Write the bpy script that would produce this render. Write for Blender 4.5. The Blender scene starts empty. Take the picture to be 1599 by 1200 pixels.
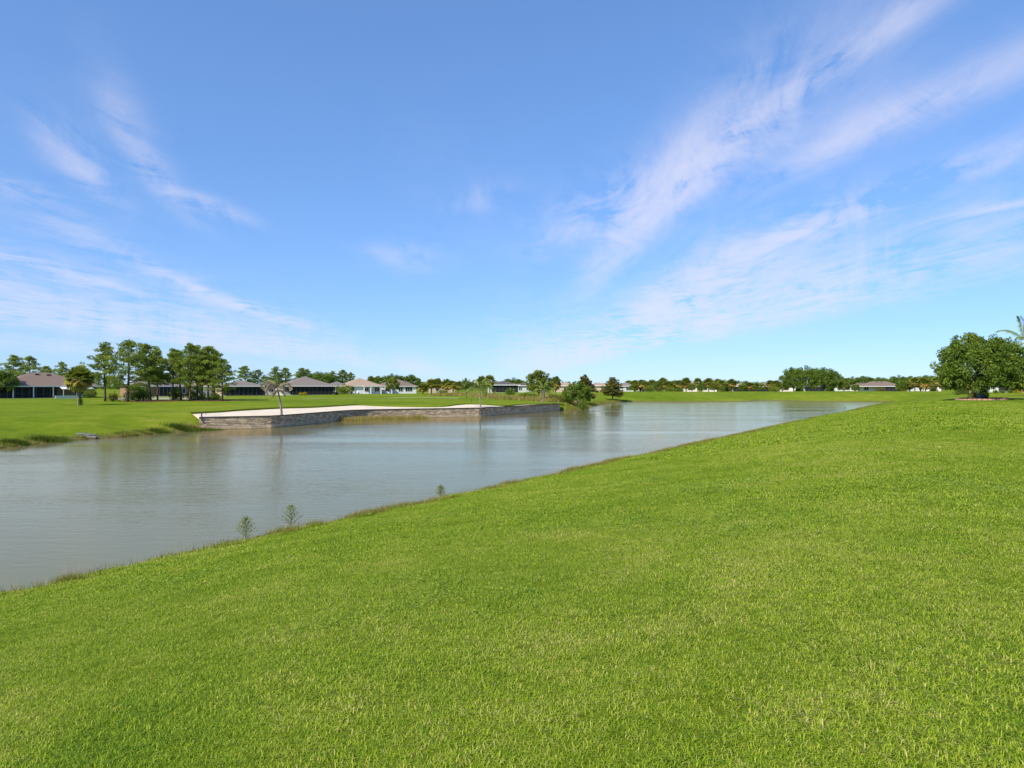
import bpy, math, random
import numpy as np
from mathutils import Vector, Matrix, Euler
from mathutils.geometry import delaunay_2d_cdt

R = math.radians
random.seed(7)
rng = np.random.default_rng(7)
scene = bpy.context.scene
col = scene.collection

# ------------------------------------------------------------------ camera
F = 1042.0          # focal length in photo pixels (photo is 1599 px wide)
HY = 603.0          # horizon row in the photo
CAMZ = 3.8          # eye height above the pond surface (z = 0)
cam = bpy.data.objects.new('camera', bpy.data.cameras.new('camera'))
col.objects.link(cam)
cam.location = (0, 0, CAMZ)
cam.rotation_euler = (R(90), 0, 0)
cam.data.sensor_width = 36
cam.data.lens = F / 1599 * 36
cam.data.shift_y = (HY - 600) / 1599
cam.data.clip_start = 0.05
cam.data.clip_end = 12000
scene.camera = cam

# ------------------------------------------------------------------ sky, sun, exposure
SUN_EL, SUN_AZ = R(41), math.atan2(-0.65, -0.76)     # azimuth measured from +Y towards +X; sun stands left, a little behind the camera
sdir = Vector((math.sin(SUN_AZ) * math.cos(SUN_EL), math.cos(SUN_AZ) * math.cos(SUN_EL), math.sin(SUN_EL)))
SKY_STR = 0.095
world = bpy.data.worlds.new('World')
scene.world = world
world.use_nodes = True
wn, wl = world.node_tree.nodes, world.node_tree.links
wn.clear()
world.cycles.sampling_method = 'NONE'


def M2(op, a, b=None, c=None, tree=None):
    """math node in the world tree (or TREE); a, b, c are numbers or sockets"""
    n_, l_ = (tree.nodes, tree.links) if tree else (wn, wl)
    n = n_.new('ShaderNodeMath'); n.operation = op
    for i, v in enumerate((a, b, c)):
        if v is None: continue
        if isinstance(v, (int, float)): n.inputs[i].default_value = v
        else: l_.new(v, n.inputs[i])
    return n.outputs[0]


def build_world():
    sky = wn.new('ShaderNodeTexSky'); sky.sky_type = 'NISHITA'; sky.sun_disc = False
    sky.sun_elevation = SUN_EL; sky.sun_rotation = SUN_AZ
    sky.altitude = 0; sky.air_density = 1.0; sky.dust_density = 0.0; sky.ozone_density = 10.0
    hs = wn.new('ShaderNodeGamma'); hs.inputs['Gamma'].default_value = 0.62       # softer contrast between zenith and horizon, as the photograph was processed
    wl.new(sky.outputs[0], hs.inputs['Color'])
    tint = wn.new('ShaderNodeMix'); tint.data_type = 'RGBA'; tint.blend_type = 'MULTIPLY'
    tint.inputs['Factor'].default_value = 1.0
    wl.new(hs.outputs[0], tint.inputs['A']); tint.inputs['B'].default_value = (1.74, 2.19, 2.88, 1)
    # cirrus: streaks drawn on a flat layer overhead, seen in perspective (u across, v along the view)
    tc = wn.new('ShaderNodeTexCoord')
    sp = wn.new('ShaderNodeSeparateXYZ'); wl.new(tc.outputs['Generated'], sp.inputs[0])
    z = M2('MAXIMUM', sp.outputs['Z'], 0.004)
    u = M2('DIVIDE', sp.outputs['X'], z)
    v = M2('DIVIDE', sp.outputs['Y'], z)
    lv = M2('LOGARITHM', M2('MAXIMUM', v, 0.3), math.e)

    def noise(su, sv, scale, detail, rough, dist, off):
        cb = wn.new('ShaderNodeCombineXYZ')
        wl.new(M2('MULTIPLY', u, su), cb.inputs[0]); wl.new(M2('MULTIPLY', v, sv), cb.inputs[1]); cb.inputs[2].default_value = off
        n = wn.new('ShaderNodeTexNoise'); n.inputs['Scale'].default_value = scale; n.inputs['Detail'].default_value = detail
        n.inputs['Roughness'].default_value = rough; n.inputs['Distortion'].default_value = dist
        wl.new(cb.outputs[0], n.inputs['Vector'])
        return n.outputs[0]
    n1 = noise(2.4, 0.95, 1.0, 6, 0.62, 1.1, 3.1)
    nd = wn.new('ShaderNodeTexNoise'); nd.inputs['Scale'].default_value = 7.5; nd.inputs['Detail'].default_value = 7
    nd.inputs['Roughness'].default_value = 0.66; nd.inputs['Distortion'].default_value = 1.2
    wl.new(tc.outputs['Generated'], nd.inputs['Vector'])
    n2 = nd.outputs[0]
    n3 = noise(0.8, 0.30, 1.0, 2, 0.5, 0.3, 1.7)

    def px(x, y): return (x - 800) / (HY - y), math.log(F / (HY - y))
    # streak ends in the photo, half width (in u), strength
    streaks = [((945, 415), (1110, 225), 0.17, 1.15), ((870, 360), (1060, 270), 0.16, .75), ((1130, 225), (1450, 0), 0.06, .75),
               ((1180, 200), (1330, 40), 0.22, .30), ((1010, 330), (1180, 235), .10, .6),
               ((1255, 250), (1560, 110), 0.13, .85), ((1000, 500), (1150, 400), 0.34, 1.5),
               ((1120, 415), (1480, 275), 0.15, 1.15), ((920, 565), (1090, 480), 1.4, 1.9), ((1080, 480), (1200, 430), .22, .6),
               ((1530, 325), (1610, 316), 0.05, .9), ((590, 402), (670, 398), 0.12, .4),
               ((195, 185), (270, 310), 0.06, .62), ((100, 215), (155, 300), 0.07, .6),
               ((225, 410), (400, 490), 0.11, .8), ((-20, 395), (80, 420), 0.12, .55), ((-20, 445), (90, 465), .13, .45), ((400, 480), (430, 500), .3, .6),
               ((100, 350), (175, 400), 0.14, .35), ((100, 420), (190, 455), .12, .65), ((130, 495), (330, 545), 0.5, .6), ((0, 285), (65, 305), .12, .6),
               ((0, 520), (80, 550), .7, .55), ((620, 260), (800, 340), 0.3, .04), ((315, 320), (360, 330), .08, .6),
               ((780, 562), (880, 556), 0.7, .7), ((720, 320), (790, 300), .06, .2), ((340, 540), (640, 565), 2.4, .8)]
    total = None
    for (p, q, w, amp) in streaks:
        (u0, l0), (u1, l1) = px(*p), px(*q)
        cx, cy = (u0 + u1) / 2, (l0 + l1) / 2
        ax, ay = (u1 - u0), (l1 - l0); L = max(math.hypot(ax, ay), 1e-3); ax /= L; ay /= L
        hl = L * 0.62 + 0.05
        du, dl = M2('SUBTRACT', u, cx), M2('SUBTRACT', lv, cy)
        a = M2('ADD', M2('MULTIPLY', du, ax / hl), M2('MULTIPLY', dl, ay / hl))
        b = M2('ADD', M2('MULTIPLY', du, -ay / w), M2('MULTIPLY', dl, ax / w))
        r2 = M2('ADD', M2('MULTIPLY', a, a), M2('MULTIPLY', b, b))
        g = M2('MULTIPLY', M2('POWER', math.e, M2('MULTIPLY', r2, -1.0)), amp)
        total = g if total is None else M2('ADD', total, g)
    # wisps that go on all over the sky, faintly
    generic = M2('MULTIPLY', M2('MAXIMUM', M2('SUBTRACT', n3, 0.58), 0), 0.6)
    total = M2('ADD', total, generic)
    tex = M2('ADD', M2('MULTIPLY', n1, 0.50), M2('MULTIPLY', n2, 0.50))
    tex = M2('MULTIPLY', M2('MAXIMUM', M2('SUBTRACT', tex, 0.40), 0), 7.4)
    dens = M2('MULTIPLY', total, tex)
    dens = M2('SUBTRACT', 1.0, M2('POWER', math.e, M2('MULTIPLY', dens, -1.15)))
    fade = wn.new('ShaderNodeMapRange'); wl.new(sp.outputs['Z'], fade.inputs[0]); fade.inputs[1].default_value = 0.0; fade.inputs[2].default_value = 0.03
    dens = M2('MULTIPLY', dens, fade.outputs[0])
    dens = M2('MULTIPLY', dens, 0.70)
    mx = wn.new('ShaderNodeMix'); mx.data_type = 'RGBA'
    wl.new(dens, mx.inputs['Factor']); wl.new(tint.outputs['Result'], mx.inputs['A'])
    mx.inputs['B'].default_value = (7.0, 6.9, 8.2, 1)
    bg = wn.new('ShaderNodeBackground'); bg.inputs['Strength'].default_value = SKY_STR
    wl.new(mx.outputs['Result'], bg.inputs['Color'])
    out = wn.new('ShaderNodeOutputWorld'); wl.new(bg.outputs[0], out.inputs['Surface'])


build_world()
sun = bpy.data.objects.new('sun', bpy.data.lights.new('sun', 'SUN'))
col.objects.link(sun)
sun.data.energy = 4.8
sun.data.angle = R(0.55)
sun.data.color = (1.0, 0.94, 0.84)
sun.rotation_euler = (-sdir).to_track_quat('-Z', 'Y').to_euler()
sun.location = (-60, -30, 80)
scene.view_settings.view_transform = 'Standard'
scene.view_settings.look = 'None'
scene.view_settings.gamma = 1
scene.view_settings.exposure = 0.33
scene.render.engine = 'CYCLES'
scene.cycles.use_denoising = True
scene.cycles.max_bounces = 5
scene.cycles.diffuse_bounces = 2
scene.cycles.glossy_bounces = 2
scene.cycles.transparent_max_bounces = 8


# ------------------------------------------------------------------ helpers
def tag(o, label=None, cat=None, group=None, kind=None):
    if label: o['label'] = label
    if cat: o['category'] = cat
    if group: o['group'] = group
    if kind: o['kind'] = kind
    return o


def empty(name, loc=(0, 0, 0), rz=0.0):
    o = bpy.data.objects.new(name, None)
    col.objects.link(o)
    o.empty_display_size = 0.3
    o.location = loc
    o.rotation_euler = (0, 0, rz)
    return o


def link(name, me, parent=None, loc=None):
    o = bpy.data.objects.new(name, me)
    col.objects.link(o)
    if parent is not None: o.parent = parent
    if loc is not None: o.location = loc
    return o


def mesh_np(name, V, Fc, mat, tone=None, smooth=False):
    """V (n,3); Fc list of index lists or (m,k) array; tone: one value per face -> attribute 'tone'"""
    me = bpy.data.meshes.new(name)
    if isinstance(Fc, np.ndarray):
        m, k = Fc.shape
        me.vertices.add(len(V)); me.vertices.foreach_set('co', np.ascontiguousarray(V, dtype=np.float32).ravel())
        me.loops.add(m * k); me.loops.foreach_set('vertex_index', Fc.astype(np.int32).ravel())
        me.polygons.add(m); me.polygons.foreach_set('loop_start', np.arange(0, m * k, k, dtype=np.int32))
        me.update(calc_edges=True)
        me.validate()
    else:
        me.from_pydata([tuple(v) for v in V], [], [tuple(f) for f in Fc])
    if tone is not None and len(tone) == len(me.polygons):
        at = me.attributes.new('tone', 'FLOAT', 'FACE')
        at.data.foreach_set('value', np.asarray(tone, dtype=np.float32))
    if smooth:
        me.polygons.foreach_set('use_smooth', np.ones(len(me.polygons), dtype=bool))
    me.materials.append(mat)
    return me


class MB:
    """collects polygons for ONE mesh"""
    def __init__(self): self.v, self.f, self.t = [], [], []

    def add(self, V, Fc, tone=0.5):
        b = len(self.v)
        self.v += [tuple(p) for p in V]
        self.f += [tuple(b + i for i in f) for f in Fc]
        self.t += list(tone) if hasattr(tone, '__len__') else [tone] * len(Fc)
        return self

    def box(self, x0, x1, y0, y1, z0, z1, tone=0.5, mtx=None):
        V = [(x, y, z) for z in (z0, z1) for x, y in ((x0, y0), (x1, y0), (x1, y1), (x0, y1))]
        if mtx is not None: V = [mtx @ Vector(p) for p in V]
        return self.add(V, [(3, 2, 1, 0), (4, 5, 6, 7), (0, 1, 5, 4), (1, 2, 6, 5), (2, 3, 7, 6), (3, 0, 4, 7)], tone)

    def tube(self, pts, rad, n=7, tone=0.5):
        b = len(self.v)
        pts = [Vector(p) for p in pts]
        for i, p in enumerate(pts):
            d = (pts[min(i + 1, len(pts) - 1)] - pts[max(i - 1, 0)]).normalized()
            a = d.cross(Vector((0.31, 0.95, 0.1))).normalized(); c = d.cross(a)
            for k in range(n):
                t = 2 * math.pi * k / n
                self.v.append(tuple(p + (a * math.cos(t) + c * math.sin(t)) * rad[i]))
        for i in range(len(pts) - 1):
            for k in range(n):
                self.f.append((b + i * n + k, b + i * n + (k + 1) % n, b + (i + 1) * n + (k + 1) % n, b + (i + 1) * n + k))
                self.t.append(tone)
        self.f.append(tuple(b + k for k in range(n))[::-1]); self.t.append(tone)
        self.f.append(tuple(b + (len(pts) - 1) * n + k for k in range(n))); self.t.append(tone)
        return self

    def mesh(self, name, mat, smooth=False):
        return mesh_np(name, self.v, self.f, mat, self.t, smooth)

    def build(self, name, mat, parent=None, smooth=False):
        return link(name, self.mesh(name, mat, smooth), parent)


# ------------------------------------------------------------------ materials
def new_mat(name):
    m = bpy.data.materials.new(name)
    m.use_nodes = True
    m.node_tree.nodes.clear()
    return m, m.node_tree.nodes, m.node_tree.links


def ramp(nodes, stops):
    r = nodes.new('ShaderNodeValToRGB')
    e = r.color_ramp.elements
    while len(e) < len(stops): e.new(0.5)
    for i, (p, c) in enumerate(stops):
        e[i].position = p; e[i].color = (*c, 1)
    return r


def plain(name, c, rough=0.7, var=0.15, scale=3.0, metallic=0.0, bump=0.0, spec=0.3):
    """one colour broken up by noise"""
    m, n, l = new_mat(name)
    b = n.new('ShaderNodeBsdfPrincipled'); o = n.new('ShaderNodeOutputMaterial')
    l.new(b.outputs[0], o.inputs[0])
    tc = n.new('ShaderNodeTexCoord')
    nz = n.new('ShaderNodeTexNoise'); nz.inputs['Scale'].default_value = scale; nz.inputs['Detail'].default_value = 5
    l.new(tc.outputs['Object'], nz.inputs['Vector'])
    r = ramp(n, [(0.25, tuple(x * (1 - var) for x in c)), (0.75, tuple(min(1, x * (1 + var)) for x in c))])
    l.new(nz.outputs[0], r.inputs[0]); l.new(r.outputs[0], b.inputs['Base Color'])
    b.inputs['Roughness'].default_value = rough; b.inputs['Metallic'].default_value = metallic
    b.inputs['Specular IOR Level'].default_value = spec
    if bump:
        bp = n.new('ShaderNodeBump'); bp.inputs['Strength'].default_value = bump; bp.inputs['Distance'].default_value = 0.05
        l.new(nz.outputs[0], bp.inputs['Height']); l.new(bp.outputs[0], b.inputs['Normal'])
    return m


def toned(name, stops, rough=0.7, trans=0.0, gloss=0.0, patchy=0.0):
    """colour picked by each face's own 'tone' value; trans: share of light that passes through the leaf"""
    m, n, l = new_mat(name)
    at = n.new('ShaderNodeAttribute'); at.attribute_name = 'tone'
    r = ramp(n, stops)
    fac = at.outputs['Fac']
    if patchy:                                     # the sward itself varies from place to place
        ge = n.new('ShaderNodeNewGeometry')
        for sc, amp in ((0.16, 1.0), (0.9, 1.1), (3.2, 0.6)):
            z = n.new('ShaderNodeTexNoise'); z.inputs['Scale'].default_value = sc; z.inputs['Detail'].default_value = 3
            l.new(ge.outputs['Position'], z.inputs['Vector'])
            fac = M2('ADD', fac, M2('MULTIPLY', M2('SUBTRACT', z.outputs[0], 0.5, tree=m.node_tree), patchy * amp, tree=m.node_tree), tree=m.node_tree)
    l.new(fac, r.inputs[0])
    b = n.new('ShaderNodeBsdfPrincipled'); b.inputs['Roughness'].default_value = rough
    b.inputs['Specular IOR Level'].default_value = 0.15 + gloss
    l.new(r.outputs[0], b.inputs['Base Color'])
    o = n.new('ShaderNodeOutputMaterial')
    if trans > 0:
        t = n.new('ShaderNodeBsdfTranslucent'); l.new(r.outputs[0], t.inputs['Color'])
        mx = n.new('ShaderNodeMixShader'); mx.inputs[0].default_value = trans
        l.new(b.outputs[0], mx.inputs[1]); l.new(t.outputs[0], mx.inputs[2]); l.new(mx.outputs[0], o.inputs[0])
    else:
        l.new(b.outputs[0], o.inputs[0])
    return m


def ground_material():
    m, n, l = new_mat('turf')
    b = n.new('ShaderNodeBsdfPrincipled'); o = n.new('ShaderNodeOutputMaterial'); l.new(b.outputs[0], o.inputs[0])
    tc = n.new('ShaderNodeTexCoord')

    def nz(scale, detail, rough=0.6):
        k = n.new('ShaderNodeTexNoise'); k.inputs['Scale'].default_value = scale; k.inputs['Detail'].default_value = detail
        k.inputs['Roughness'].default_value = rough
        l.new(tc.outputs['Object'], k.inputs['Vector']); return k.outputs[0]
    big, mid, fine = nz(0.045, 4), nz(0.55, 6, 0.7), nz(9.0, 6, 0.75)
    mixv = M2('ADD', M2('ADD', M2('MULTIPLY', big, 0.38, tree=m.node_tree), M2('MULTIPLY', mid, 0.40, tree=m.node_tree), tree=m.node_tree),
              M2('MULTIPLY', fine, 0.22, tree=m.node_tree), tree=m.node_tree)
    r = ramp(n, [(0.39, (0.088, 0.148, 0.007)), (0.465, (0.134, 0.194, 0.010)), (0.53, (0.172, 0.224, 0.013)), (0.61, (0.260, 0.262, 0.034))])
    l.new(mixv, r.inputs[0])
    # bare, sandy soil right at the water line
    sp = n.new('ShaderNodeSeparateXYZ'); l.new(tc.outputs['Object'], sp.inputs[0])
    mr = n.new('ShaderNodeMapRange'); mr.inputs[1].default_value = 0.02; mr.inputs[2].default_value = 0.24
    l.new(M2('ADD', sp.outputs['Z'], M2('MULTIPLY', M2('SUBTRACT', mid, 0.5, tree=m.node_tree), -0.35, tree=m.node_tree), tree=m.node_tree), mr.inputs[0])
    mx = n.new('ShaderNodeMix'); mx.data_type = 'RGBA'
    l.new(mr.outputs[0], mx.inputs['Factor']); mx.inputs['A'].default_value = (0.16, 0.125, 0.06, 1); l.new(r.outputs[0], mx.inputs['B'])
    l.new(mx.outputs['Result'], b.inputs['Base Color'])
    b.inputs['Roughness'].default_value = 0.95; b.inputs['Specular IOR Level'].default_value = 0.03
    bp = n.new('ShaderNodeBump'); bp.inputs['Strength'].default_value = 0.9; bp.inputs['Distance'].default_value = 0.10
    l.new(fine, bp.inputs['Height']); l.new(bp.outputs[0], b.inputs['Normal'])
    return m


def water_material():
    m, n, l = new_mat('pond_water')
    o = n.new('ShaderNodeOutputMaterial')
    df = n.new('ShaderNodeBsdfDiffuse'); df.inputs['Color'].default_value = (0.180, 0.162, 0.078, 1)      # silty body of the water
    gl = n.new('ShaderNodeBsdfGlossy'); gl.inputs['Color'].default_value = (1.0, 0.89, 0.70, 1); gl.inputs['Roughness'].default_value = 0.08
    fr = n.new('ShaderNodeFresnel'); fr.inputs['IOR'].default_value = 1.34
    mxs = n.new('ShaderNodeMixShader'); l.new(fr.outputs[0], mxs.inputs[0]); l.new(df.outputs[0], mxs.inputs[1]); l.new(gl.outputs[0], mxs.inputs[2]); l.new(mxs.outputs[0], o.inputs[0])
    tc = n.new('ShaderNodeTexCoord')

    def waves(sx, sy, rot, scale, detail, dist):
        mp = n.new('ShaderNodeMapping'); mp.inputs['Rotation'].default_value = (0, 0, rot); mp.inputs['Scale'].default_value = (sx, sy, 1)
        l.new(tc.outputs['Object'], mp.inputs[0])
        k = n.new('ShaderNodeTexNoise'); k.inputs['Scale'].default_value = scale; k.inputs['Detail'].default_value = detail
        k.inputs['Distortion'].default_value = dist; k.inputs['Roughness'].default_value = 0.55
        l.new(mp.outputs[0], k.inputs['Vector']); return k.outputs[0]
    w1 = waves(0.55, 2.1, R(8), 1.5, 3, 0.4)
    w2 = waves(1.0, 2.2, R(-24), 4.2, 3, 0.2)
    w3 = waves(0.05, 0.16, R(20), 1.0, 2, 0.5)
    h = M2('ADD', M2('MULTIPLY', w1, 1.0, tree=m.node_tree), M2('MULTIPLY', w2, 0.34, tree=m.node_tree), tree=m.node_tree)
    h = M2('MULTIPLY', h, M2('MAXIMUM', 0.16, M2('MULTIPLY', M2('SUBTRACT', w3, 0.28, tree=m.node_tree), 3.4, tree=m.node_tree), tree=m.node_tree), tree=m.node_tree)
    bp = n.new('ShaderNodeBump'); bp.inputs['Strength'].default_value = 0.36; bp.inputs['Distance'].default_value = 0.05
    l.new(h, bp.inputs['Height']); l.new(bp.outputs[0], gl.inputs['Normal']); l.new(bp.outputs[0], fr.inputs['Normal'])
    return m


G = dict(
    turf=ground_material(), water=water_material(),
    sand=plain('bunker_sand', (0.70, 0.58, 0.43), 0.95, 0.10, 1.2, bump=0.25, spec=0.1),
    blade=toned('grass_blade', [(0.0, (0.122, 0.240, 0.012)), (0.38, (0.250, 0.375, 0.014)), (0.72, (0.400, 0.475, 0.028)), (1.0, (0.60, 0.55, 0.17))], 0.55, 0.36, 0.08, 0.62),
    weed=toned('weed_blade', [(0.0, (0.065, 0.110, 0.012)), (0.5, (0.18, 0.21, 0.02)), (0.8, (0.36, 0.29, 0.07)), (1.0, (0.48, 0.32, 0.16))], 0.7, 0.3),
    pine=toned('pine_needles', [(0.0, (0.11, 0.165, 0.02)), (0.5, (0.23, 0.30, 0.038)), (1.0, (0.38, 0.43, 0.075))], 0.6, 0.45),
    oak=toned('oak_leaves', [(0.0, (0.055, 0.100, 0.010)), (0.5, (0.120, 0.190, 0.018)), (1.0, (0.235, 0.300, 0.034))], 0.5, 0.32, 0.1),
    bright=toned('bright_leaves', [(0.0, (0.09, 0.13, 0.012)), (0.5, (0.17, 0.215, 0.02)), (1.0, (0.26, 0.30, 0.04))], 0.5, 0.3),
    cypress=toned('cypress_leaves', [(0.0, (0.08, 0.088, 0.014)), (0.5, (0.15, 0.155, 0.026)), (1.0, (0.25, 0.20, 0.055))], 0.6, 0.3),
    palm=toned('palm_fronds', [(0.0, (0.50, 0.32, 0.09)), (0.3, (0.40, 0.31, 0.06)), (0.5, (0.20, 0.23, 0.026)), (1.0, (0.27, 0.31, 0.045))], 0.5, 0.35, 0.1),
    feather=toned('feather_palm_leaflets', [(0.0, (0.36, 0.27, 0.16)), (0.35, (0.22, 0.20, 0.08)), (0.6, (0.13, 0.19, 0.025)), (1.0, (0.23, 0.29, 0.06))], 0.5, 0.25, 0.1),
    dead=toned('dead_frond', [(0.0, (0.30, 0.24, 0.17)), (1.0, (0.46, 0.40, 0.31))], 0.8, 0.2),
    yellow=toned('yellow_leaves', [(0.0, (0.30, 0.24, 0.01)), (1.0, (0.60, 0.46, 0.02))], 0.5, 0.25),
    bark=plain('bark', (0.115, 0.085, 0.062), 0.9, 0.35, 6.0, bump=0.4, spec=0.1),
    greybark=plain('grey_bark', (0.20, 0.175, 0.145), 0.9, 0.3, 6.0, bump=0.4, spec=0.1),
    mulch=plain('mulch', (0.13, 0.062, 0.038), 0.95, 0.45, 8.0, bump=0.5, spec=0.05),
    concrete=plain('concrete', (0.34, 0.32, 0.29), 0.85, 0.15, 4.0, spec=0.2),
    palepath=plain('worn_pale_turf', (0.30, 0.34, 0.13), 0.95, 0.15, 2.0, spec=0.05),
    white=plain('white_paint', (0.78, 0.77, 0.74), 0.5, 0.04, 2.0),
    cream=plain('cream_stucco', (0.66, 0.61, 0.52), 0.8, 0.06, 2.0),
    greystucco=plain('grey_green_stucco', (0.50, 0.52, 0.47), 0.8, 0.06, 2.0),
    tanwall=plain('tan_stucco', (0.50, 0.38, 0.26), 0.8, 0.08, 2.0),
    brick=plain('brick_wall', (0.30, 0.17, 0.115), 0.9, 0.25, 9.0),
    glass=plain('window_glass', (0.020, 0.026, 0.032), 0.06, 0.2, 1.0, spec=0.6),
    blue_glass=plain('bluish_solar_glass', (0.10, 0.13, 0.20), 0.15, 0.2, 1.0, spec=0.6),
    frame=plain('dark_bronze_frame', (0.06, 0.055, 0.05), 0.5, 0.1, 2.0),
    roof_brown=plain('brown_shingles', (0.195, 0.138, 0.104), 0.9, 0.22, 5.0, bump=0.3),
    roof_grey=plain('grey_shingles', (0.205, 0.170, 0.140), 0.9, 0.2, 5.0, bump=0.3),
    roof_dark=plain('dark_shingles', (0.105, 0.090, 0.080), 0.9, 0.2, 5.0, bump=0.3),
    roof_tan=plain('tan_shingles', (0.36, 0.262, 0.180), 0.9, 0.2, 5.0, bump=0.3),
    terracotta=plain('terracotta_edging', (0.46, 0.25, 0.17), 0.85, 0.2, 5.0),
    pot=plain('glazed_dark_pot', (0.035, 0.06, 0.065), 0.3, 0.2, 3.0),
    block=toned('wall_block', [(0.0, (0.25, 0.185, 0.120)), (0.35, (0.37, 0.28, 0.185)), (0.7, (0.50, 0.385, 0.26)), (1.0, (0.64, 0.51, 0.36))], 0.92),
    wet=plain('damp_concrete', (0.20, 0.185, 0.155), 0.8, 0.2, 4.0),
    darkblock=plain('wall_core', (0.05, 0.046, 0.042), 0.95, 0.2, 3.0),
)


def screen_material():
    m, n, l = new_mat('insect_screen')
    d = n.new('ShaderNodeBsdfDiffuse'); d.inputs[0].default_value = (0.030, 0.032, 0.036, 1)
    t = n.new('ShaderNodeBsdfTransparent'); mx = n.new('ShaderNodeMixShader'); mx.inputs[0].default_value = 0.38
    o = n.new('ShaderNodeOutputMaterial')
    l.new(d.outputs[0], mx.inputs[1]); l.new(t.outputs[0], mx.inputs[2]); l.new(mx.outputs[0], o.inputs[0])
    return m


G['screen'] = screen_material()


# ------------------------------------------------------------------ pond outline, retaining wall line, bunker
def wpx(x, y):
    """photo pixel on the water surface -> plan position"""
    d = CAMZ * F / (y - HY)
    return ((x - 800) / F * d, d)


def gpx(x, d): return ((x - 800) / F * d, d)


def catmull(P, step):
    P = [np.array(p, float) for p in P]
    Q = [2 * P[0] - P[1]] + P + [2 * P[-1] - P[-2]]
    out = []
    for i in range(1, len(Q) - 2):
        n = max(2, int(np.linalg.norm(Q[i + 1] - Q[i]) / step))
        for k in range(n):
            t = k / n
            a, b, c, d = Q[i - 1], Q[i], Q[i + 1], Q[i + 2]
            out.append(0.5 * ((2 * b) + (c - a) * t + (2 * a - 5 * b + 4 * c - d) * t * t + (3 * b - a - 3 * c + d) * t ** 3))
    out.append(P[-1])
    return np.array(out)


WALL_TOP = 1.05
wall_line = catmull([(-27.2, 58.0), (-25.4, 58.9), (-22.6, 60.3), (-21.2, 62.2), (-18.9, 72.0), (-17.6, 75.6), (-14.6, 78.0), (-5.0, 82.7), (-3.0, 84.9), (6.4, 101.0), (7.4, 103.6)], 0.8)


def rough(P, amp, seed):
    r = np.random.default_rng(seed)
    n = len(P)
    k = np.cumsum(r.normal(0, 1, (n, 2)), 0)
    k -= np.linspace(0, 1, n)[:, None] * k[-1]
    k = k / (np.abs(k).max() + 1e-6) * amp * 0.6 + r.normal(0, amp * 0.22, (n, 2))
    k[0] = k[-1] = 0
    return P + k


def seg(P, step):
    out = []
    for a, b in zip(P[:-1], P[1:]):
        a, b = np.array(a, float), np.array(b, float)
        n = max(1, int(np.linalg.norm(b - a) / step))
        out += [a + (b - a) * k / n for k in range(n)]
    out.append(np.array(P[-1], float))
    return np.array(out)


dirS = np.array([0.5625, 0.8268]); p0 = np.array([-9.4, 12.3])
near_shore = np.concatenate([rough(seg([p0 - dirS * 40, p0 + dirS * 70], 0.7), 0.45, 1)[:-1], rough(seg([p0 + dirS * 70, p0 + dirS * 179], 2.0), 0.5, 2)])
far_shore = rough(seg([tuple(near_shore[-1]), wpx(1330, 627.7), wpx(1250, 627.6), wpx(1232, 625.6), wpx(1185, 625.4), wpx(1176, 627.5), wpx(1100, 628), wpx(1040, 628), wpx(985, 627.6),
                       wpx(968, 628.6), wpx(948, 631), wpx(930, 634.5), wpx(912, 639), wpx(890, 641.5), tuple(wall_line[-1])], 2.0), 0.5, 3)
left_shore = rough(seg([tuple(wall_line[0]), wpx(300, 674), wpx(250, 677.5), wpx(200, 682.5), wpx(150, 686), wpx(100, 688), wpx(60, 694), wpx(0, 701), (-33, 33), (-38, 20), (-46, 5), (-55, -15), (-50, -42), tuple(near_shore[0])], 0.9), 0.35, 4)
pond = np.concatenate([near_shore[:-1], far_shore[:-1], wall_line[::-1][:-1], left_shore[:-1]])

# bunker: wall line (set 0.15 m back) and the grass lip behind it; the lip height follows the photo
lip_px = [(297, 645, 60.0), (340, 643, 63.5), (380, 640, 67.5), (440, 637, 73.5), (490, 635.8, 78), (530, 633.5, 82), (560, 632, 85), (590, 633.6, 86), (640, 634.8, 87), (690, 635, 88.5), (712, 632.3, 91),
          (735, 630.7, 93), (762, 632, 94), (790, 633.6, 95.5), (812, 631.8, 99), (838, 631, 102.5), (862, 630.6, 105)]
lip = np.array([[*gpx(x, d), CAMZ - (y - HY) * d / F] for x, y, d in lip_px])
lip_s = catmull(lip, 0.8)


def offset_line(P, dist):
    t = np.gradient(P, axis=0); t /= np.linalg.norm(t, axis=1)[:, None]
    return P + np.stack([-t[:, 1], t[:, 0]], 1) * dist     # left of travel = away from the water


bunk_front = offset_line(wall_line[1:-1], 0.16)
bunker = np.concatenate([bunk_front, lip_s[::-1, :2]])


def inside(P, poly):
    x, y = P[:, 0], P[:, 1]
    c = np.zeros(len(P), bool)
    x1, y1 = poly[:, 0], poly[:, 1]; x2, y2 = np.roll(x1, -1), np.roll(y1, -1)
    for a, b, e, d in zip(x1, y1, x2, y2):
        if b == d: continue
        c ^= ((b > y) != (d > y)) & (x < (e - a) * (y - b) / (d - b) + a)
    return c


def dist_poly(P, poly, closed=True):
    A = poly; B = np.roll(poly, -1, 0)
    if not closed: A, B = A[:-1], B[:-1]
    out = np.full(len(P), 1e9)
    for a, b in zip(A, B):
        d = b - a; L = (d @ d) + 1e-12
        t = np.clip(((P - a) @ d) / L, 0, 1)
        out = np.minimum(out, np.hypot(*(P - (a + t[:, None] * d)).T))
    return out


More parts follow.
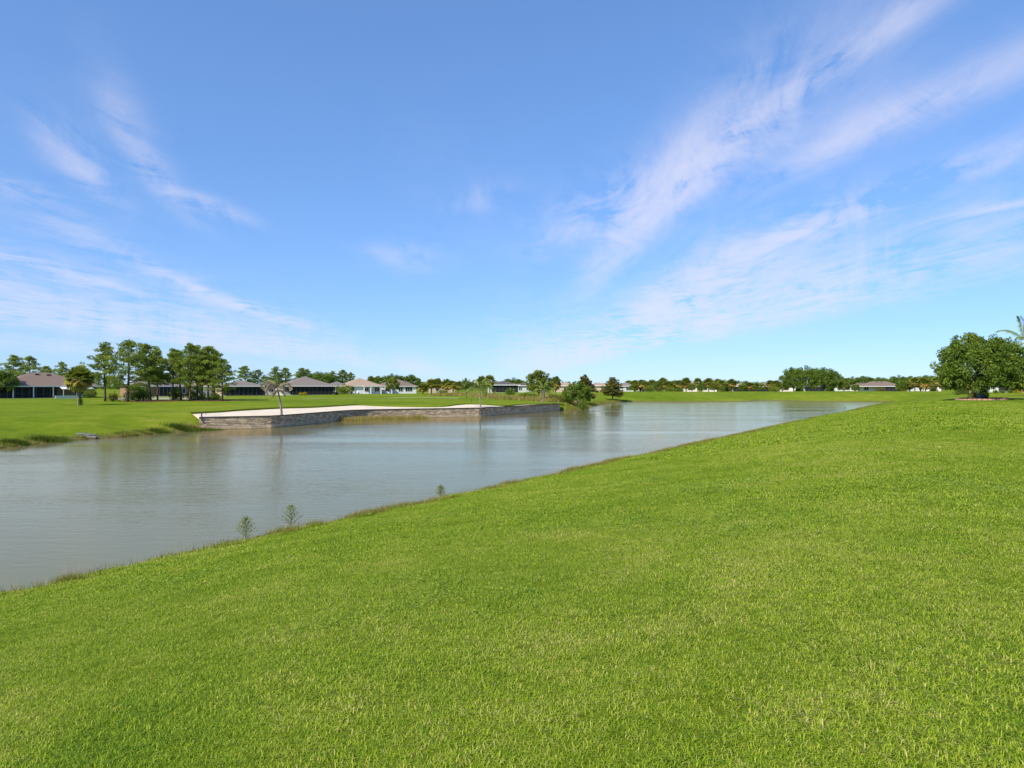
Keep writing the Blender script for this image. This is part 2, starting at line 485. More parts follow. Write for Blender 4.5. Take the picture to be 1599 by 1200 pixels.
# upland heights (x, y, z) and widths of the bank between water and upland (x, y, w)
CT = np.array([(0, 0, 2.1), (8, -6, 2.12), (20, 20, 2.15), (30, 45, 2.15), (62, 82, 2.2), (45, 75, 2.1), (95, 120, 2.25), (125, 165, 2.45), (100, 185, 2.3), (75, 186, 2.2), (45, 186, 2.2), (25, 188, 2.15),
               (150, 60, 2.4), (200, 200, 2.4), (60, 255, 1.1), (120, 260, 1.1), (25, 255, 1.2), (60, 300, 0.9), (120, 310, 0.9), (20, 300, 0.9), (160, 300, 1.0), (0, 165, 1.9), (-12, 150, 1.6), (14, 125, 1.3), (9, 112, 1.05), (18, 175, 1.9),
               (-62, 97, 1.0), (-52, 113, 1.2), (-70, 113, 1.2), (-104, 147, 1.1), (-77, 190, 1.05), (-65, 205, 1.1), (-52, 237, 1.1), (-40, 240, 1.1), (-15, 230, 1.3), (0, 230, 1.5), (-45, 70, 0.95), (-70, 60, 0.9),
               (-40, 105, 1.42), (-20, 115, 1.42), (-8, 128, 1.4), (-45, 140, 1.2), (-30, 160, 1.22), (-20, 180, 1.3), (-120, 80, 1.0), (-200, 150, 1.2), (-60, 20, 1.0), (-100, -20, 1.2), (0, -60, 2.2), (-30, 320, 1.2),
               (0, 500, 1.2), (200, 500, 1.2), (-250, 500, 1.4), (0, 1500, 1.9), (1500, 1500, 1.9), (-1500, 1500, 1.6), (400, 100, 2.2)]
              + [tuple(p) for p in lip])
CW = np.array([(0, 5, 14.2), (20, 40, 14.2), (60, 100, 14.2), (100, 165, 16), (80, 175, 21), (40, 175, 23), (22, 170, 16), (14, 125, 8), (8, 108, 3), (-24, 62, 2.5), (-28, 57, 4), (-30, 53, 9), (-33, 47, 16), (-36, 40, 18), (-40, 20, 18), (-10, 86, 2.5), (-20, 72, 2.5)])


def shepard(P, C, p=3.0):
    num = np.zeros(len(P)); den = np.zeros(len(P))
    for x, y, v in C:
        w = 1.0 / (((P[:, 0] - x) ** 2 + (P[:, 1] - y) ** 2 + 4.0) ** (p / 2))
        num += w * v; den += w
    return num / den


def terrain(P):
    P = np.asarray(P, float).reshape(-1, 2)
    s = dist_poly(P, pond); ins = inside(P, pond)
    T, W = shepard(P, CT), shepard(P, CW)
    T = T + 0.05 * np.sin(P[:, 0] * 0.21 + 1.0) * np.sin(P[:, 1] * 0.17) + 0.025 * np.sin(P[:, 0] * 0.6 + P[:, 1] * 0.43)
    t = np.clip(s / W, 0, 1)
    prof = np.where(t < 1, 0.04 * np.clip(s / 0.25, 0, 1) + 0.96 * (1 - (1 - t) ** 1.25), 1.0)
    z = T * prof
    return np.where(ins, -0.22 * np.clip(s, 0, 4.0) - 0.015, z)


def tz(x, y): return float(terrain([(x, y)])[0])


def build_ground():
    pts = [(0.0, 0.0)]
    r = 0.9; rings = []
    while r < 6500:
        rings.append(r)
        r *= 1.045 if r < 12 else (1.03 if r < 130 else (1.04 if r < 400 else 1.16))
    ang_f = np.arange(-44, 44.01, 0.55); ang_b = np.concatenate([np.arange(47, 180, 4.0), -np.arange(47, 180, 4.0)])
    for i, r in enumerate(rings):
        st = 1 if 8 < r < 420 else 3
        for a in np.concatenate([ang_f[::st], ang_b]):
            t = R(a + (0.27 if i % 2 else 0))
            pts.append((r * math.sin(t), r * math.cos(t)))
    pts = np.array(pts)
    keep = (dist_poly(pts, pond) > 0.35) & (dist_poly(pts, bunker) > 0.4) & ~(inside(pts, bunker)) & ~(inside(pts, pond) & (dist_poly(pts, pond) > 6))
    pts = pts[keep]
    # constraint loops
    V = [tuple(p) for p in pts]
    E = []
    def loop(P):
        b = len(V)
        V.extend(tuple(p) for p in P)
        E.extend((b + i, b + (i + 1) % len(P)) for i in range(len(P)))
    loop(pond)
    loop(bunker)
    v2, e2, f2, ov, oe, of = delaunay_2d_cdt([Vector(p) for p in V], E, [], 0, 1e-4)
    P = np.array([(p.x, p.y) for p in v2]); Fc = np.array([tuple(f) for f in f2 if len(f) == 3])
    cen = P[Fc].mean(1)
    inb = inside(cen, bunker)
    inp = inside(cen, pond)
    Fc = Fc[~inb]
    z = terrain(P)
    # on the bunker lip the turf stands at the lip height
    z_l = lip_s[:, 2]
    dl = np.hypot(P[:, None, 0] - lip_s[None, :, 0], P[:, None, 1] - lip_s[None, :, 1]) if len(P) < 4000 else None
    near = dist_poly(P, lip_s[:, :2], False) < 3.0
    idx = np.where(near)[0]
    pdist = dist_poly(P, pond)
    for i in idx:
        d = np.hypot(lip_s[:, 0] - P[i, 0], lip_s[:, 1] - P[i, 1]); k = d.argmin()
        w = max(0, 1 - d[k] / 3.0)
        if pdist[i] > 0.3 and not inside(P[i:i + 1], pond)[0]: z[i] = z[i] * (1 - w) + (z_l[k] + 0.05) * w
    V3 = np.column_stack([P, z])
    # consistent upward winding
    a, b, c = V3[Fc[:, 0]], V3[Fc[:, 1]], V3[Fc[:, 2]]
    flip = ((b - a)[:, 0] * (c - a)[:, 1] - (b - a)[:, 1] * (c - a)[:, 0]) < 0
    Fc[flip] = Fc[flip][:, ::-1]
    o = link('ground', mesh_np('ground', V3, Fc, G['turf'], smooth=True))
    tag(o, 'mown green turf sloping to the pond and rolling away to the houses', 'lawn', kind='structure')
    # turf edge that drops into the sand
    m = MB()
    for i in range(len(lip_s) - 1):
        p, q = lip_s[i], lip_s[i + 1]
        m.add([(p[0], p[1], p[2] + 0.06), (q[0], q[1], q[2] + 0.06), (q[0] - 0.03, q[1] - 0.12, q[2] - 0.35), (p[0] - 0.03, p[1] - 0.12, p[2] - 0.35)], [(0, 1, 2, 3)])
    e = m.build('turf_edge', G['turf']); e.parent = o
    # water
    wv = delaunay_2d_cdt([Vector(p) for p in pond], [(i, (i + 1) % len(pond)) for i in range(len(pond))], [], 0, 1e-4)
    WP = np.array([(p.x, p.y) for p in wv[0]]); WF = np.array([tuple(f) for f in wv[2] if len(f) == 3])
    WF = WF[inside(WP[WF].mean(1), pond)]
    a, b, c = WP[WF[:, 0]], WP[WF[:, 1]], WP[WF[:, 2]]
    fl = ((b - a)[:, 0] * (c - a)[:, 1] - (b - a)[:, 1] * (c - a)[:, 0]) < 0
    WF[fl] = WF[fl][:, ::-1]
    w = link('pond', mesh_np('pond', np.column_stack([WP, np.zeros(len(WP))]), WF, G['water']))
    tag(w, 'rippled grey green pond water between the lawn and the bunker wall', 'pond', kind='structure')
    # sand
    nF, K = len(bunk_front), 9
    t_l = np.linspace(0, 1, nF)
    cum = np.concatenate([[0], np.cumsum(np.hypot(*np.diff(lip_s[:, :2], axis=0).T))]); cum /= cum[-1]
    # match lip stations to wall stations by nearest direction along the bunker
    sv, sf = [], []
    for i in range(nF):
        f = bunk_front[i]
        az = f[0] / f[1]
        la = lip_s[:, 0] / lip_s[:, 1]
        L = np.array([np.interp(az, la, lip_s[:, k]) for k in range(3)])
        if i == 0: L = lip_s[0]
        for k in range(K + 1):
            t = k / K
            xy = f * (1 - t) + L[:2] * t
            if k == K: xy = xy + (L[:2] - f) / (np.linalg.norm(L[:2] - f) + 1e-6) * 0.5
            zz = (WALL_TOP - 0.02) * (1 - t) + (L[2] - 0.10) * t - 0.10 * math.sin(math.pi * t) * (1 - t)
            zz += 0.03 * math.sin(xy[0] * 0.9) * math.sin(xy[1] * 0.7) * min(1, 4 * t * (1 - t))
            sv.append((xy[0], xy[1], zz))
    for i in range(nF - 1):
        for k in range(K):
            a = i * (K + 1) + k
            sf.append((a, a + K + 1, a + K + 2, a + 1)[::-1])
    for i, flip in ((0, False), (nF - 1, True)):            # sand runs down under the turf at both ends
        b0 = len(sv)
        for k in range(K + 1):
            p = sv[i * (K + 1) + k]; sv.append((p[0], p[1], p[2] - 1.2))
        for k in range(K):
            q = (i * (K + 1) + k, i * (K + 1) + k + 1, b0 + k + 1, b0 + k)
            sf.append(q[::-1] if flip else q)
    s = link('bunker_sand', mesh_np('bunker_sand', sv, sf, G['sand'], smooth=False))
    tag(s, 'long pale sand bunker raked smooth above the block wall', 'bunker', kind='structure')


build_ground()


def build_wall():
    root = empty('retaining_wall', (*wall_line[len(wall_line) // 2], 0.0))
    base = np.array([*wall_line[len(wall_line) // 2], 0.0])
    fine = seg([tuple(p) for p in wall_line], 0.02)
    cum = np.concatenate([[0], np.cumsum(np.hypot(*np.diff(fine, axis=0).T))])
    tot = cum[-1]

    def at(s):
        s = min(max(s, 0), tot)
        return np.array([np.interp(s, cum, fine[:, 0]), np.interp(s, cum, fine[:, 1])])
    bl, core, cap = MB(), MB(), MB()
    rr = random.Random(3)
    H, L, rows = 0.15, 0.42, 8
    for row in range(rows):
        z0 = -0.15 + row * H - 0.0
        s = -L * (0.5 if row % 2 else 0.0)
        while s < tot:
            ln = L * rr.uniform(0.85, 1.15)
            a, b = at(s + 0.008), at(s + ln - 0.008)
            s += ln
            if np.linalg.norm(b - a) < 0.08: continue
            t = (b - a) / np.linalg.norm(b - a); nrm = np.array([t[1], -t[0]])      # towards the water
            out = 0.055 + rr.uniform(-0.015, 0.018) - row * 0.003
            tone = rr.choice((0.15, 0.3, 0.45, 0.6, 0.75, 0.9)) * 0.9 + rr.uniform(-0.08, 0.08)
            if row <= 2: tone = tone * 0.5 + 0.42                                   # bleached courses by the water
            f0, f1 = a + nrm * out, b + nrm * out
            g0, g1 = a - nrm * 0.12, b - nrm * 0.12
            zt = z0 + H - 0.012
            ch = 0.018
            V = [(*f0, z0 + ch), (*f1, z0 + ch), (*f1, zt - ch), (*f0, zt - ch), (*(a + nrm * (out - 0.02)), z0), (*(b + nrm * (out - 0.02)), z0), (*g1, z0), (*g0, z0), (*(a + nrm * (out - 0.02)), zt), (*(b + nrm * (out - 0.02)), zt), (*g1, zt), (*g0, zt)]
            V = [tuple(np.array(p) - base) for p in V]
            bl.add(V, [(0, 1, 2, 3), (4, 5, 1, 0), (3, 2, 9, 8), (8, 9, 10, 11), (7, 6, 5, 4), (4, 0, 3, 8), (4, 8, 11, 7), (1, 5, 9, 2), (5, 6, 10, 9)], tone)
    st = seg([tuple(p) for p in wall_line], 0.6)
    inn, bck = offset_line(st, 0.02), offset_line(st, 0.28)
    c0, c1 = offset_line(st, -0.09), offset_line(st, 0.26)
    for i in range(len(st) - 1):
        for m, A, B, za, zb in ((core, inn, bck, -0.5, 1.03), (cap, c0, c1, 1.036, 1.105)):
            V = [(*A[i], za), (*A[i + 1], za), (*B[i + 1], za), (*B[i], za), (*A[i], zb), (*A[i + 1], zb), (*B[i + 1], zb), (*B[i], zb)]
            V = [tuple(np.array(p) - base) for p in V]
            fc = [(0, 1, 5, 4), (4, 5, 6, 7), (2, 3, 7, 6)]
            if m is cap: fc.append((3, 2, 1, 0))
            if i == 0: fc.append((3, 0, 4, 7))
            if i == len(st) - 2: fc.append((1, 2, 6, 5))
            m.add(V, fc)
    b = bl.build('block_courses', G['block'], root); b['kind'] = 'stuff'
    core.build('wall_core', G['darkblock'], root)
    cap.build('cap', G['darkblock'], root)
    tag(root, 'low curving retaining wall of stacked grey brown blocks along the bunker', 'wall')


build_wall()


# ------------------------------------------------------------------ vegetation meshes
def leaf_quads(C, size, aspect, rr, up=0.0, tone=None, outward=None):
    """C (n,3) centres -> leaf faces (n rhombs). outward: optional (n,3) preferred long axis"""
    n = len(C)
    a = rr.normal(0, 1, (n, 3))
    if outward is not None: a = a * 0.55 + outward
    a[:, 2] += up
    a /= np.linalg.norm(a, axis=1)[:, None]
    b = np.cross(a, rr.normal(0, 1, (n, 3))); b /= np.linalg.norm(b, axis=1)[:, None] + 1e-9
    s = size * rr.uniform(0.7, 1.3, (n, 1))
    V = np.stack([C - a * s * 0.5, C + b * s * 0.5 * aspect, C + a * s * 0.5, C - b * s * 0.5 * aspect], 1).reshape(-1, 3)
    Fq = np.arange(4 * n).reshape(n, 4)
    return V, Fq, tone


def clumps(centres, radii, per, size, aspect, rr, flat=1.0, up=0.0, spread=0.22):
    """leaf clumps: each has its own tone"""
    Cs, T, O = [], [], []
    for c, r in zip(centres, radii):
        k = max(6, int(per * (r / np.mean(radii)) ** 2))
        d = rr.normal(0, 1, (k, 3)); d /= np.linalg.norm(d, axis=1)[:, None]
        rad = r * rr.uniform(0.25, 1.0, (k, 1)) ** 0.6
        off = d * rad; off[:, 2] *= flat
        Cs.append(c + off); O.append(d)
        T.append(np.clip(rr.normal(0.5, 0.2) + rr.normal(0, spread * 0.6, k), 0, 1))
    C, T, O = np.concatenate(Cs), np.concatenate(T), np.concatenate(O)
    return leaf_quads(C, size, aspect, rr, up, T, O * 0.8)


def limb(m, a, b, r0, r1, rr, sag=0.0, n=5):
    a, b = np.array(a, float), np.array(b, float)
    pts = []
    L = np.linalg.norm(b - a)
    for i in range(n):
        t = i / (n - 1)
        p = a + (b - a) * t + np.array([rr.normal(0, .03), rr.normal(0, .03), 0]) * L * math.sin(math.pi * t)
        p[2] += sag * L * math.sin(math.pi * t)
        pts.append(p)
    m.tube(pts, [r0 + (r1 - r0) * i / (n - 1) for i in range(n)], 6)


def pine_mesh(seed, H=10.0, bare=0.34, width=2.3):
    rr = np.random.default_rng(seed)
    tr = MB()
    lean = rr.normal(0, 0.02, 2)
    pts = [(lean[0] * z + 0.06 * math.sin(z * .7 + seed), lean[1] * z, z) for z in np.linspace(-0.3, H * 0.97, 9)]
    tr.tube(pts, list(np.linspace(0.17, 0.03, 9)), 8)
    cen, rad = [], []
    nb = 46
    for i in range(nb):
        t = (i + rr.uniform(0, 1)) / nb
        z = H * (bare + (0.97 - bare) * t)
        prof = (0.55 + 0.6 * math.sin(math.pi * min(1, t * 1.15 + 0.12)) ** 0.9) * (1.05 - 0.55 * t ** 2.5)
        L = width * prof * rr.uniform(0.55, 1.15)
        if t > 0.93: L *= 0.6
        az = i * 2.4 + rr.uniform(-.5, .5)
        ux, uy = math.cos(az), math.sin(az)
        rise = L * rr.uniform(0.12, 0.45)
        a = np.array([np.interp(z, [p[2] for p in pts], [p[0] for p in pts]), lean[1] * z, z])
        b = a + np.array([ux * L, uy * L, rise])
        limb(tr, a, b, 0.05 * (1.2 - t), 0.012, rr, -0.05, 4)
        k = 2 if L < 1.2 else 3
        for j in range(k):
            q = 1.0 - 0.30 * j
            c = a + (b - a) * q + rr.normal(0, 0.16, 3)
            cen.append(c); rad.append(rr.uniform(0.34, 0.62) * (1.0 if j == 0 else 0.85))
    cen.append(np.array([pts[-1][0], pts[-1][1], H - 0.25])); rad.append(0.45)
    V, Fq, T = clumps(cen, rad, 52, 0.36, 0.26, rr, 0.7, 0.25)
    return tr.mesh('trunk', G['bark'], True), mesh_np('crown', V, Fq, G['pine'], T), H


def oak_mesh(seed, H, Rw, bare, mat, nclump=210, leaf=0.34, per=60, bark='greybark', dome=0.75, open_=0.0, cr=0.15):
    """broad tree: short trunk, spreading limbs, crown of clumps through an uneven dome"""
    rr = np.random.default_rng(seed)
    tr = MB()
    z0 = H * bare
    tr.tube([(0, 0, -0.3), (0.02, 0, z0 * 0.5), (0.05, 0.03, z0 + 0.3)], [0.035 * H, 0.027 * H, 0.022 * H], 9)
    cz, hz = z0 + (H - z0) * 0.40, (H - z0) * 0.60
    lob = [(rr.uniform(0, 6.28), rr.uniform(-0.5, 0.9), rr.uniform(-0.16, 0.2)) for _ in range(9)]
    cen, rad = [], []
    for i in range(nclump):
        d = rr.normal(0, 1, 3); d /= np.linalg.norm(d)
        if d[2] < -0.70: d[2] *= -0.6
        az = math.atan2(d[1], d[0])
        f = 1.0 + sum(k * math.exp(-((math.cos(az - a) - 1) ** 2 * 4 + (d[2] - e) ** 2 * 3)) for a, e, k in lob)
        q = rr.uniform(0.45, 1.0) ** 0.5 * f * 0.92
        low = 0.86 if d[2] < 0 else 1.0
        c = np.array([d[0] * Rw * q, d[1] * Rw * q, cz + d[2] * hz * q * low])
        if open_ and rr.uniform() < open_: continue
        cen.append(c); rad.append(rr.uniform(0.75, 1.25) * cr * Rw)
    for i in range(9):
        c = cen[(i * 7) % len(cen)]
        limb(tr, (0.02, 0, z0 * rr.uniform(0.75, 1.0)), c, 0.016 * H, 0.004 * H, rr, 0.06)
    V, Fq, T = clumps(cen, rad, per, leaf, 0.55, rr, 0.85)
    ok = V.reshape(-1, 4, 3)[:, :, 2].min(1) > 0.05
    V = V.reshape(-1, 4, 3)[ok].reshape(-1, 3); T = T[ok]; Fq = np.arange(len(V)).reshape(-1, 4)
    return tr.mesh('trunk', G[bark], True), mesh_np('crown', V, Fq, G[mat], T), H


def cypress_mesh(seed, H, Rw, mat='cypress'):
    rr = np.random.default_rng(seed)
    tr = MB()
    tr.tube([(0, 0, -0.3), (0.03, 0, H * .5), (0.0, 0.02, H * .97)], [0.022 * H, 0.013 * H, 0.004 * H], 8)
    cen, rad = [], []
    nb = 46
    for i in range(nb):
        t = (i + rr.uniform()) / nb
        z = H * (0.16 + 0.82 * t)
        L = Rw * (1.0 - t) ** 0.62 * rr.uniform(0.6, 1.12) * (0.75 if t < 0.1 else 1)
        az = i * 2.39 + rr.uniform(-.4, .4)
        b = np.array([math.cos(az) * L, math.sin(az) * L, z + L * 0.12])
        limb(tr, (0, 0, z), b, 0.006 * H * (1.1 - t), 0.002 * H, rr, 0.02, 4)
        for q in (1.0, 0.66, 0.36):
            if q < 0.9 and L < 0.5: continue
            cen.append(b * np.array([q, q, 1]) + rr.normal(0, 0.08, 3)); rad.append(0.11 * Rw + 0.22 * Rw * (1 - t) * 0.5)
    V, Fq, T = clumps(cen, rad, 60, 0.042 * H + 0.03, 0.5, rr, 0.6)
    return tr.mesh('trunk', G['greybark'], True), mesh_np('crown', V, Fq, G[mat], T), H


def fan_frond(rr, pet=0.75, rad=0.75, droop=0.5):
    """sabal leaf: a stalk along +x and a folded fan of strips; returns verts, tris"""
    V, Fc = [], []
    w = 0.02
    V += [(0, -w, 0), (0, w, 0), (pet, w, 0.05), (pet, -w, 0.05)]; Fc.append((0, 1, 2, 3))
    n = 15
    for i in range(n):
        a = (i / (n - 1) - 0.5) * 3.9
        L = rad * (1 - 0.25 * abs(a) / 1.95) * rr.uniform(0.88, 1.08)
        c, s = math.cos(a), math.sin(a)
        mid = (pet + c * L * .6, s * L * .6, 0.05 - droop * 0.10 * rad)
        tip = (pet + c * L * .95, s * L * .95, 0.05 - droop * L * rr.uniform(0.5, 0.9))
        ww = 0.075 * rad / 0.75
        b = len(V)
        V += [(pet, 0, 0.05), (mid[0] - s * ww, mid[1] + c * ww, mid[2]), (mid[0] + s * ww, mid[1] - c * ww, mid[2] + 0.03), tip]
        Fc += [(b, b + 1, b + 3, b + 2)]
    return np.array(V), np.array(Fc)


def feather_frond(rr, L=2.6, droop=0.9, n=24, leaflet=0.55, hang=0.5, lw=0.03):
    """arching rachis along +x with leaflets on both sides"""
    V, Fc = [], []
    xs = []
    ang = 0.55
    p = np.array([0.0, 0.0, 0.0])
    for i in range(n + 1):
        xs.append(p.copy())
        p = p + np.array([math.cos(ang), 0, math.sin(ang)]) * L / n
        ang -= (droop * 1.9 / n) * (0.6 + 0.9 * i / n)
    for i in range(n):
        b = len(V); w = 0.028 * (1 - i / n) + 0.007
        V += [xs[i] + (0, -w, 0), xs[i] + (0, w, 0), xs[i + 1] + (0, w, 0), xs[i + 1] + (0, -w, 0)]; Fc.append((b, b + 1, b + 2, b + 3))
    for i in range(3, n + 1):
        t = i / n
        l = leaflet * (math.sin(math.pi * (0.12 + 0.80 * t)) ** 0.6) * rr.uniform(0.8, 1.1)
        for sd in (-1, 1):
            b = len(V)
            q = xs[i]
            d = np.array([0.45 + 0.4 * t, sd * 0.85, 0]); d /= np.linalg.norm(d)
            tip = q + d * l * (1 - 0.35 * hang) + np.array([0, 0, -l * hang * rr.uniform(0.7, 1.1)])
            mid = q + d * l * 0.5 + np.array([0, 0, -l * hang * 0.25 + 0.02])
            w = np.array([lw, 0, lw * .4])
            V += [q, mid - w, tip, mid + w]; Fc.append((b, b + 1, b + 2, b + 3))
    return np.array(V), np.array(Fc)


def place_leaf(V, az, el, roll=0.0, org=(0, 0, 0), s=1.0):
    Mx = Matrix.Rotation(az, 3, 'Z') @ Matrix.Rotation(-el, 3, 'Y') @ Matrix.Rotation(roll, 3, 'X')
    return (np.array(V) * s) @ np.array(Mx).T + np.array(org)


def sabal_mesh(seed, H=5.5, n=64, rad=1.15):
    rr = np.random.default_rng(seed)
    tr = MB()
    th = H - 1.95
    zs = np.linspace(-0.3, th, 12)
    tr.tube([(0.03 * math.sin(z + seed), 0.02 * math.sin(z * .8), z) for z in zs], [0.17 + 0.05 * (z > th - 1.0) + 0.012 * (k % 2) for k, z in enumerate(zs)], 9)
    for k in range(26):                              # old leaf bases
        z = rr.uniform(th * .62, th); az = rr.uniform(0, 6.28)
        p = Vector((math.cos(az) * .17, math.sin(az) * .17, z)); q = Vector((math.cos(az) * .33, math.sin(az) * .33, z + .28))
        tr.tube([p, q], [0.045, 0.02], 4)
    Vs, Fs, T = [], [], []
    b = 0
    for i in range(n):
        t = i / (n - 1)
        el = R(88 - 165 * t ** 0.85) + rr.normal(0, 0.08)
        V, Fc = fan_frond(rr, rr.uniform(.7, 1.15), rad * rr.uniform(.85, 1.1), 0.25 + 0.35 * t)
        V = place_leaf(V, i * 2.4 + rr.normal(0, .2), el, rr.normal(0, .3), (0, 0, th - 0.05 + 0.1 * (1 - t)))
        Vs.append(V); Fs.append(Fc + b); b += len(V)
        tone = 0.85 - 0.4 * t + rr.normal(0, .1) if t < 0.52 else rr.uniform(0.0, 0.5)
        T.append(np.clip(np.full(len(Fc), tone) + rr.normal(0, .05, len(Fc)), 0, 1))
    return tr.mesh('trunk', G['greybark'], True), mesh_np('crown', np.concatenate(Vs), np.concatenate(Fs), G['palm'], np.concatenate(T)), H


def bush_mesh(seed, H, Rw, mat, n=26, leaf=0.12, per=40):
    rr = np.random.default_rng(seed)
    cen, rad = [], []
    for i in range(n):
        d = rr.normal(0, 1, 3); d /= np.linalg.norm(d); d[2] = abs(d[2])
        q = rr.uniform(0.3, 0.85)
        cen.append(np.array([d[0] * Rw * q, d[1] * Rw * q, H * (0.12 + 0.72 * d[2] * q)])); rad.append(0.30 * min(Rw, H) * rr.uniform(.8, 1.2))
    V, Fq, T = clumps(cen, rad, per, leaf, 0.55, rr)
    V[:, 2] = np.maximum(V[:, 2], 0.0)
    st = MB()
    for k in range(5):
        limb(st, (rr.normal(0, .05), rr.normal(0, .05), -0.1), cen[k], 0.03 * H, 0.008 * H, rr)
    return st.mesh('stem', G['bark'], True), mesh_np('foliage', V, Fq, G[mat], T), H


def bounds_w(me):
    n = len(me.vertices); a = np.empty(n * 3, np.float32); me.vertices.foreach_get('co', a); a = a.reshape(-1, 3)
    return float(np.percentile(a[:, 0], 99) - np.percentile(a[:, 0], 1)), float(np.percentile(a[:, 2], 99.7))


def place(name, proto, x, d, ytop, label, cat, group=None, wpx_=None, rz=None, sink=0.0, names=('trunk', 'crown')):
    """put a plant at photo column x and distance d on the ground, tall enough to reach photo row ytop"""
    X, Y = gpx(x, d)
    z = tz(X, Y) - sink
    top = CAMZ + (HY - ytop) * d / F
    w, h = proto_size(proto[1])
    s = (top - z) / h
    sx = s if wpx_ is None else (wpx_ * d / F) / w
    o = empty(name, (X, Y, z), rz if rz is not None else rng.uniform(0, 6.28))
    o.scale = (sx, sx, s)
    link(names[0], proto[0], o); link(names[1], proto[1], o)
    tag(o, label, cat, group)
    return o


_sizes = {}
def proto_size(me):
    if me.name not in _sizes: _sizes[me.name] = bounds_w(me)
    return _sizes[me.name]


ORD = ['first', 'second', 'third', 'fourth', 'fifth', 'sixth', 'seventh', 'eighth', 'ninth', 'tenth', 'eleventh', 'twelfth', 'thirteenth', 'fourteenth', 'fifteenth', 'sixteenth', 'seventeenth', 'eighteenth', 'nineteenth', 'twentieth',
       'twenty-first', 'twenty-second', 'twenty-third', 'twenty-fourth', 'twenty-fifth', 'twenty-sixth', 'twenty-seventh', 'twenty-eighth']

# prototypes
PINE = [pine_mesh(11, 10, .27, 2.2), pine_mesh(12, 10, .20, 2.6), pine_mesh(13, 10, .33, 2.0), pine_mesh(14, 10, .28, 2.3)]
SABAL = [sabal_mesh(21), sabal_mesh(22, 5.0), sabal_mesh(23, 6.0)]
OAKS = [oak_mesh(31, 8.0, 5.0, .16, 'oak'), oak_mesh(32, 8.0, 4.4, .18, 'oak'), oak_mesh(33, 8.0, 5.5, .14, 'oak')]
BRIGHT = [oak_mesh(41, 6.0, 3.2, .18, 'bright', 150, .28, 60), oak_mesh(42, 6.0, 3.0, .22, 'bright', 140, .28, 60)]
CYP = [cypress_mesh(51, 6.0, 2.1), cypress_mesh(52, 6.0, 2.4)]
BUSH = {k: bush_mesh(60 + i, 1.0, 0.8, k) for i, k in enumerate(('oak', 'bright', 'yellow', 'cypress'))}

# ------------------------------------------------------------------ houses
def hip_roof(m, x0, x1, y0, y1, z0, zr, th=0.16, over=0.5, cut=1.0):
    """hip roof over a rectangle, ridge along the longer side; slab with an eave edge"""
    x0 -= over; x1 += over; y0 -= over; y1 += over
    w, d = x1 - x0, y1 - y0
    if w >= d: i = d / 2 * cut; r0, r1 = (x0 + i, (y0 + y1) / 2), (x1 - i, (y0 + y1) / 2)
    else: i = w / 2 * cut; r0, r1 = ((x0 + x1) / 2, y0 + i), ((x0 + x1) / 2, y1 - i)
    V = [(x0, y0, z0 - th), (x1, y0, z0 - th), (x1, y1, z0 - th), (x0, y1, z0 - th), (x0, y0, z0), (x1, y0, z0), (x1, y1, z0), (x0, y1, z0), (*r0, zr), (*r1, zr)]
    Fc = [(3, 2, 1, 0), (0, 1, 5, 4), (1, 2, 6, 5), (2, 3, 7, 6), (3, 0, 4, 7)]
    Fc += [(4, 5, 9, 8), (5, 6, 9), (6, 7, 8, 9), (7, 4, 8)] if w >= d else [(4, 5, 8), (5, 6, 9, 8), (6, 7, 9), (7, 4, 8, 9)]
    m.add(V, Fc)


def window(root, x, z, w, h, y=0.0, panes=2, frame='white'):
    """window set on the wall plane y (front looks to -y): frame, sill and panes"""
    fr = MB(); t = 0.09
    for a in ((x - w / 2 - t, x - w / 2, z - t, z + h + t), (x + w / 2, x + w / 2 + t, z - t, z + h + t), (x - w / 2, x + w / 2, z - t, z), (x - w / 2, x + w / 2, z + h, z + h + t)):
        fr.box(a[0], a[1], y - 0.08, y + 0.04, a[2], a[3])
    for k in range(1, panes):
        xx = x - w / 2 + w * k / panes
        fr.box(xx - 0.04, xx + 0.04, y - 0.07, y + 0.03, z, z + h)
    o = fr.build('window', G[frame], root)
    for k in range(panes):
        xa, xb = x - w / 2 + w * k / panes + (0.042 if k else 0.002), x - w / 2 + w * (k + 1) / panes - (0.042 if k < panes - 1 else 0.002)
        MB().box(xa, xb, y - 0.03, y + 0.02, z + 0.002, z + h - 0.002).build('pane', G['glass'], o)
    return o


def lanai(root, x0, x1, depth, h, nposts, post='frame', y=0.0, rail=True, screen='screen'):
    """screened porch in front of the wall plane y: floor slab, posts, beam, rail and one screen per bay"""
    fl = MB().box(x0 - 0.1, x1 + 0.1, y - depth - 0.1, y - 0.01, -0.35, 0.10); fl.build('porch_slab', G['concrete'], root)
    xs = np.linspace(x0, x1, nposts)
    for x in xs:
        MB().box(x - 0.07, x + 0.07, y - depth - 0.07, y - depth + 0.07, 0.10, h - 0.101).build('post', G[post], root)
    MB().box(x0 - 0.08, x1 + 0.08, y - depth - 0.08, y - depth + 0.08, h - 0.10, h + 0.08).build('beam', G[post], root)
    for a, b in zip(xs[:-1], xs[1:]):
        MB().box(a + 0.072, b - 0.072, y - depth - 0.01, y - depth + 0.01, 0.10, h - 0.102).build('screen_panel', G[screen], root)
        if rail:
            MB().box(a + 0.072, b - 0.072, y - depth - 0.04, y - depth - 0.012, 0.85, 0.92).build('rail', G[post], root)
    for xx in (x0, x1):
        MB().box(xx - 0.01, xx + 0.01, y - depth + 0.08, y - 0.02, 0.10, h - 0.102).build('screen_panel', G[screen], root)


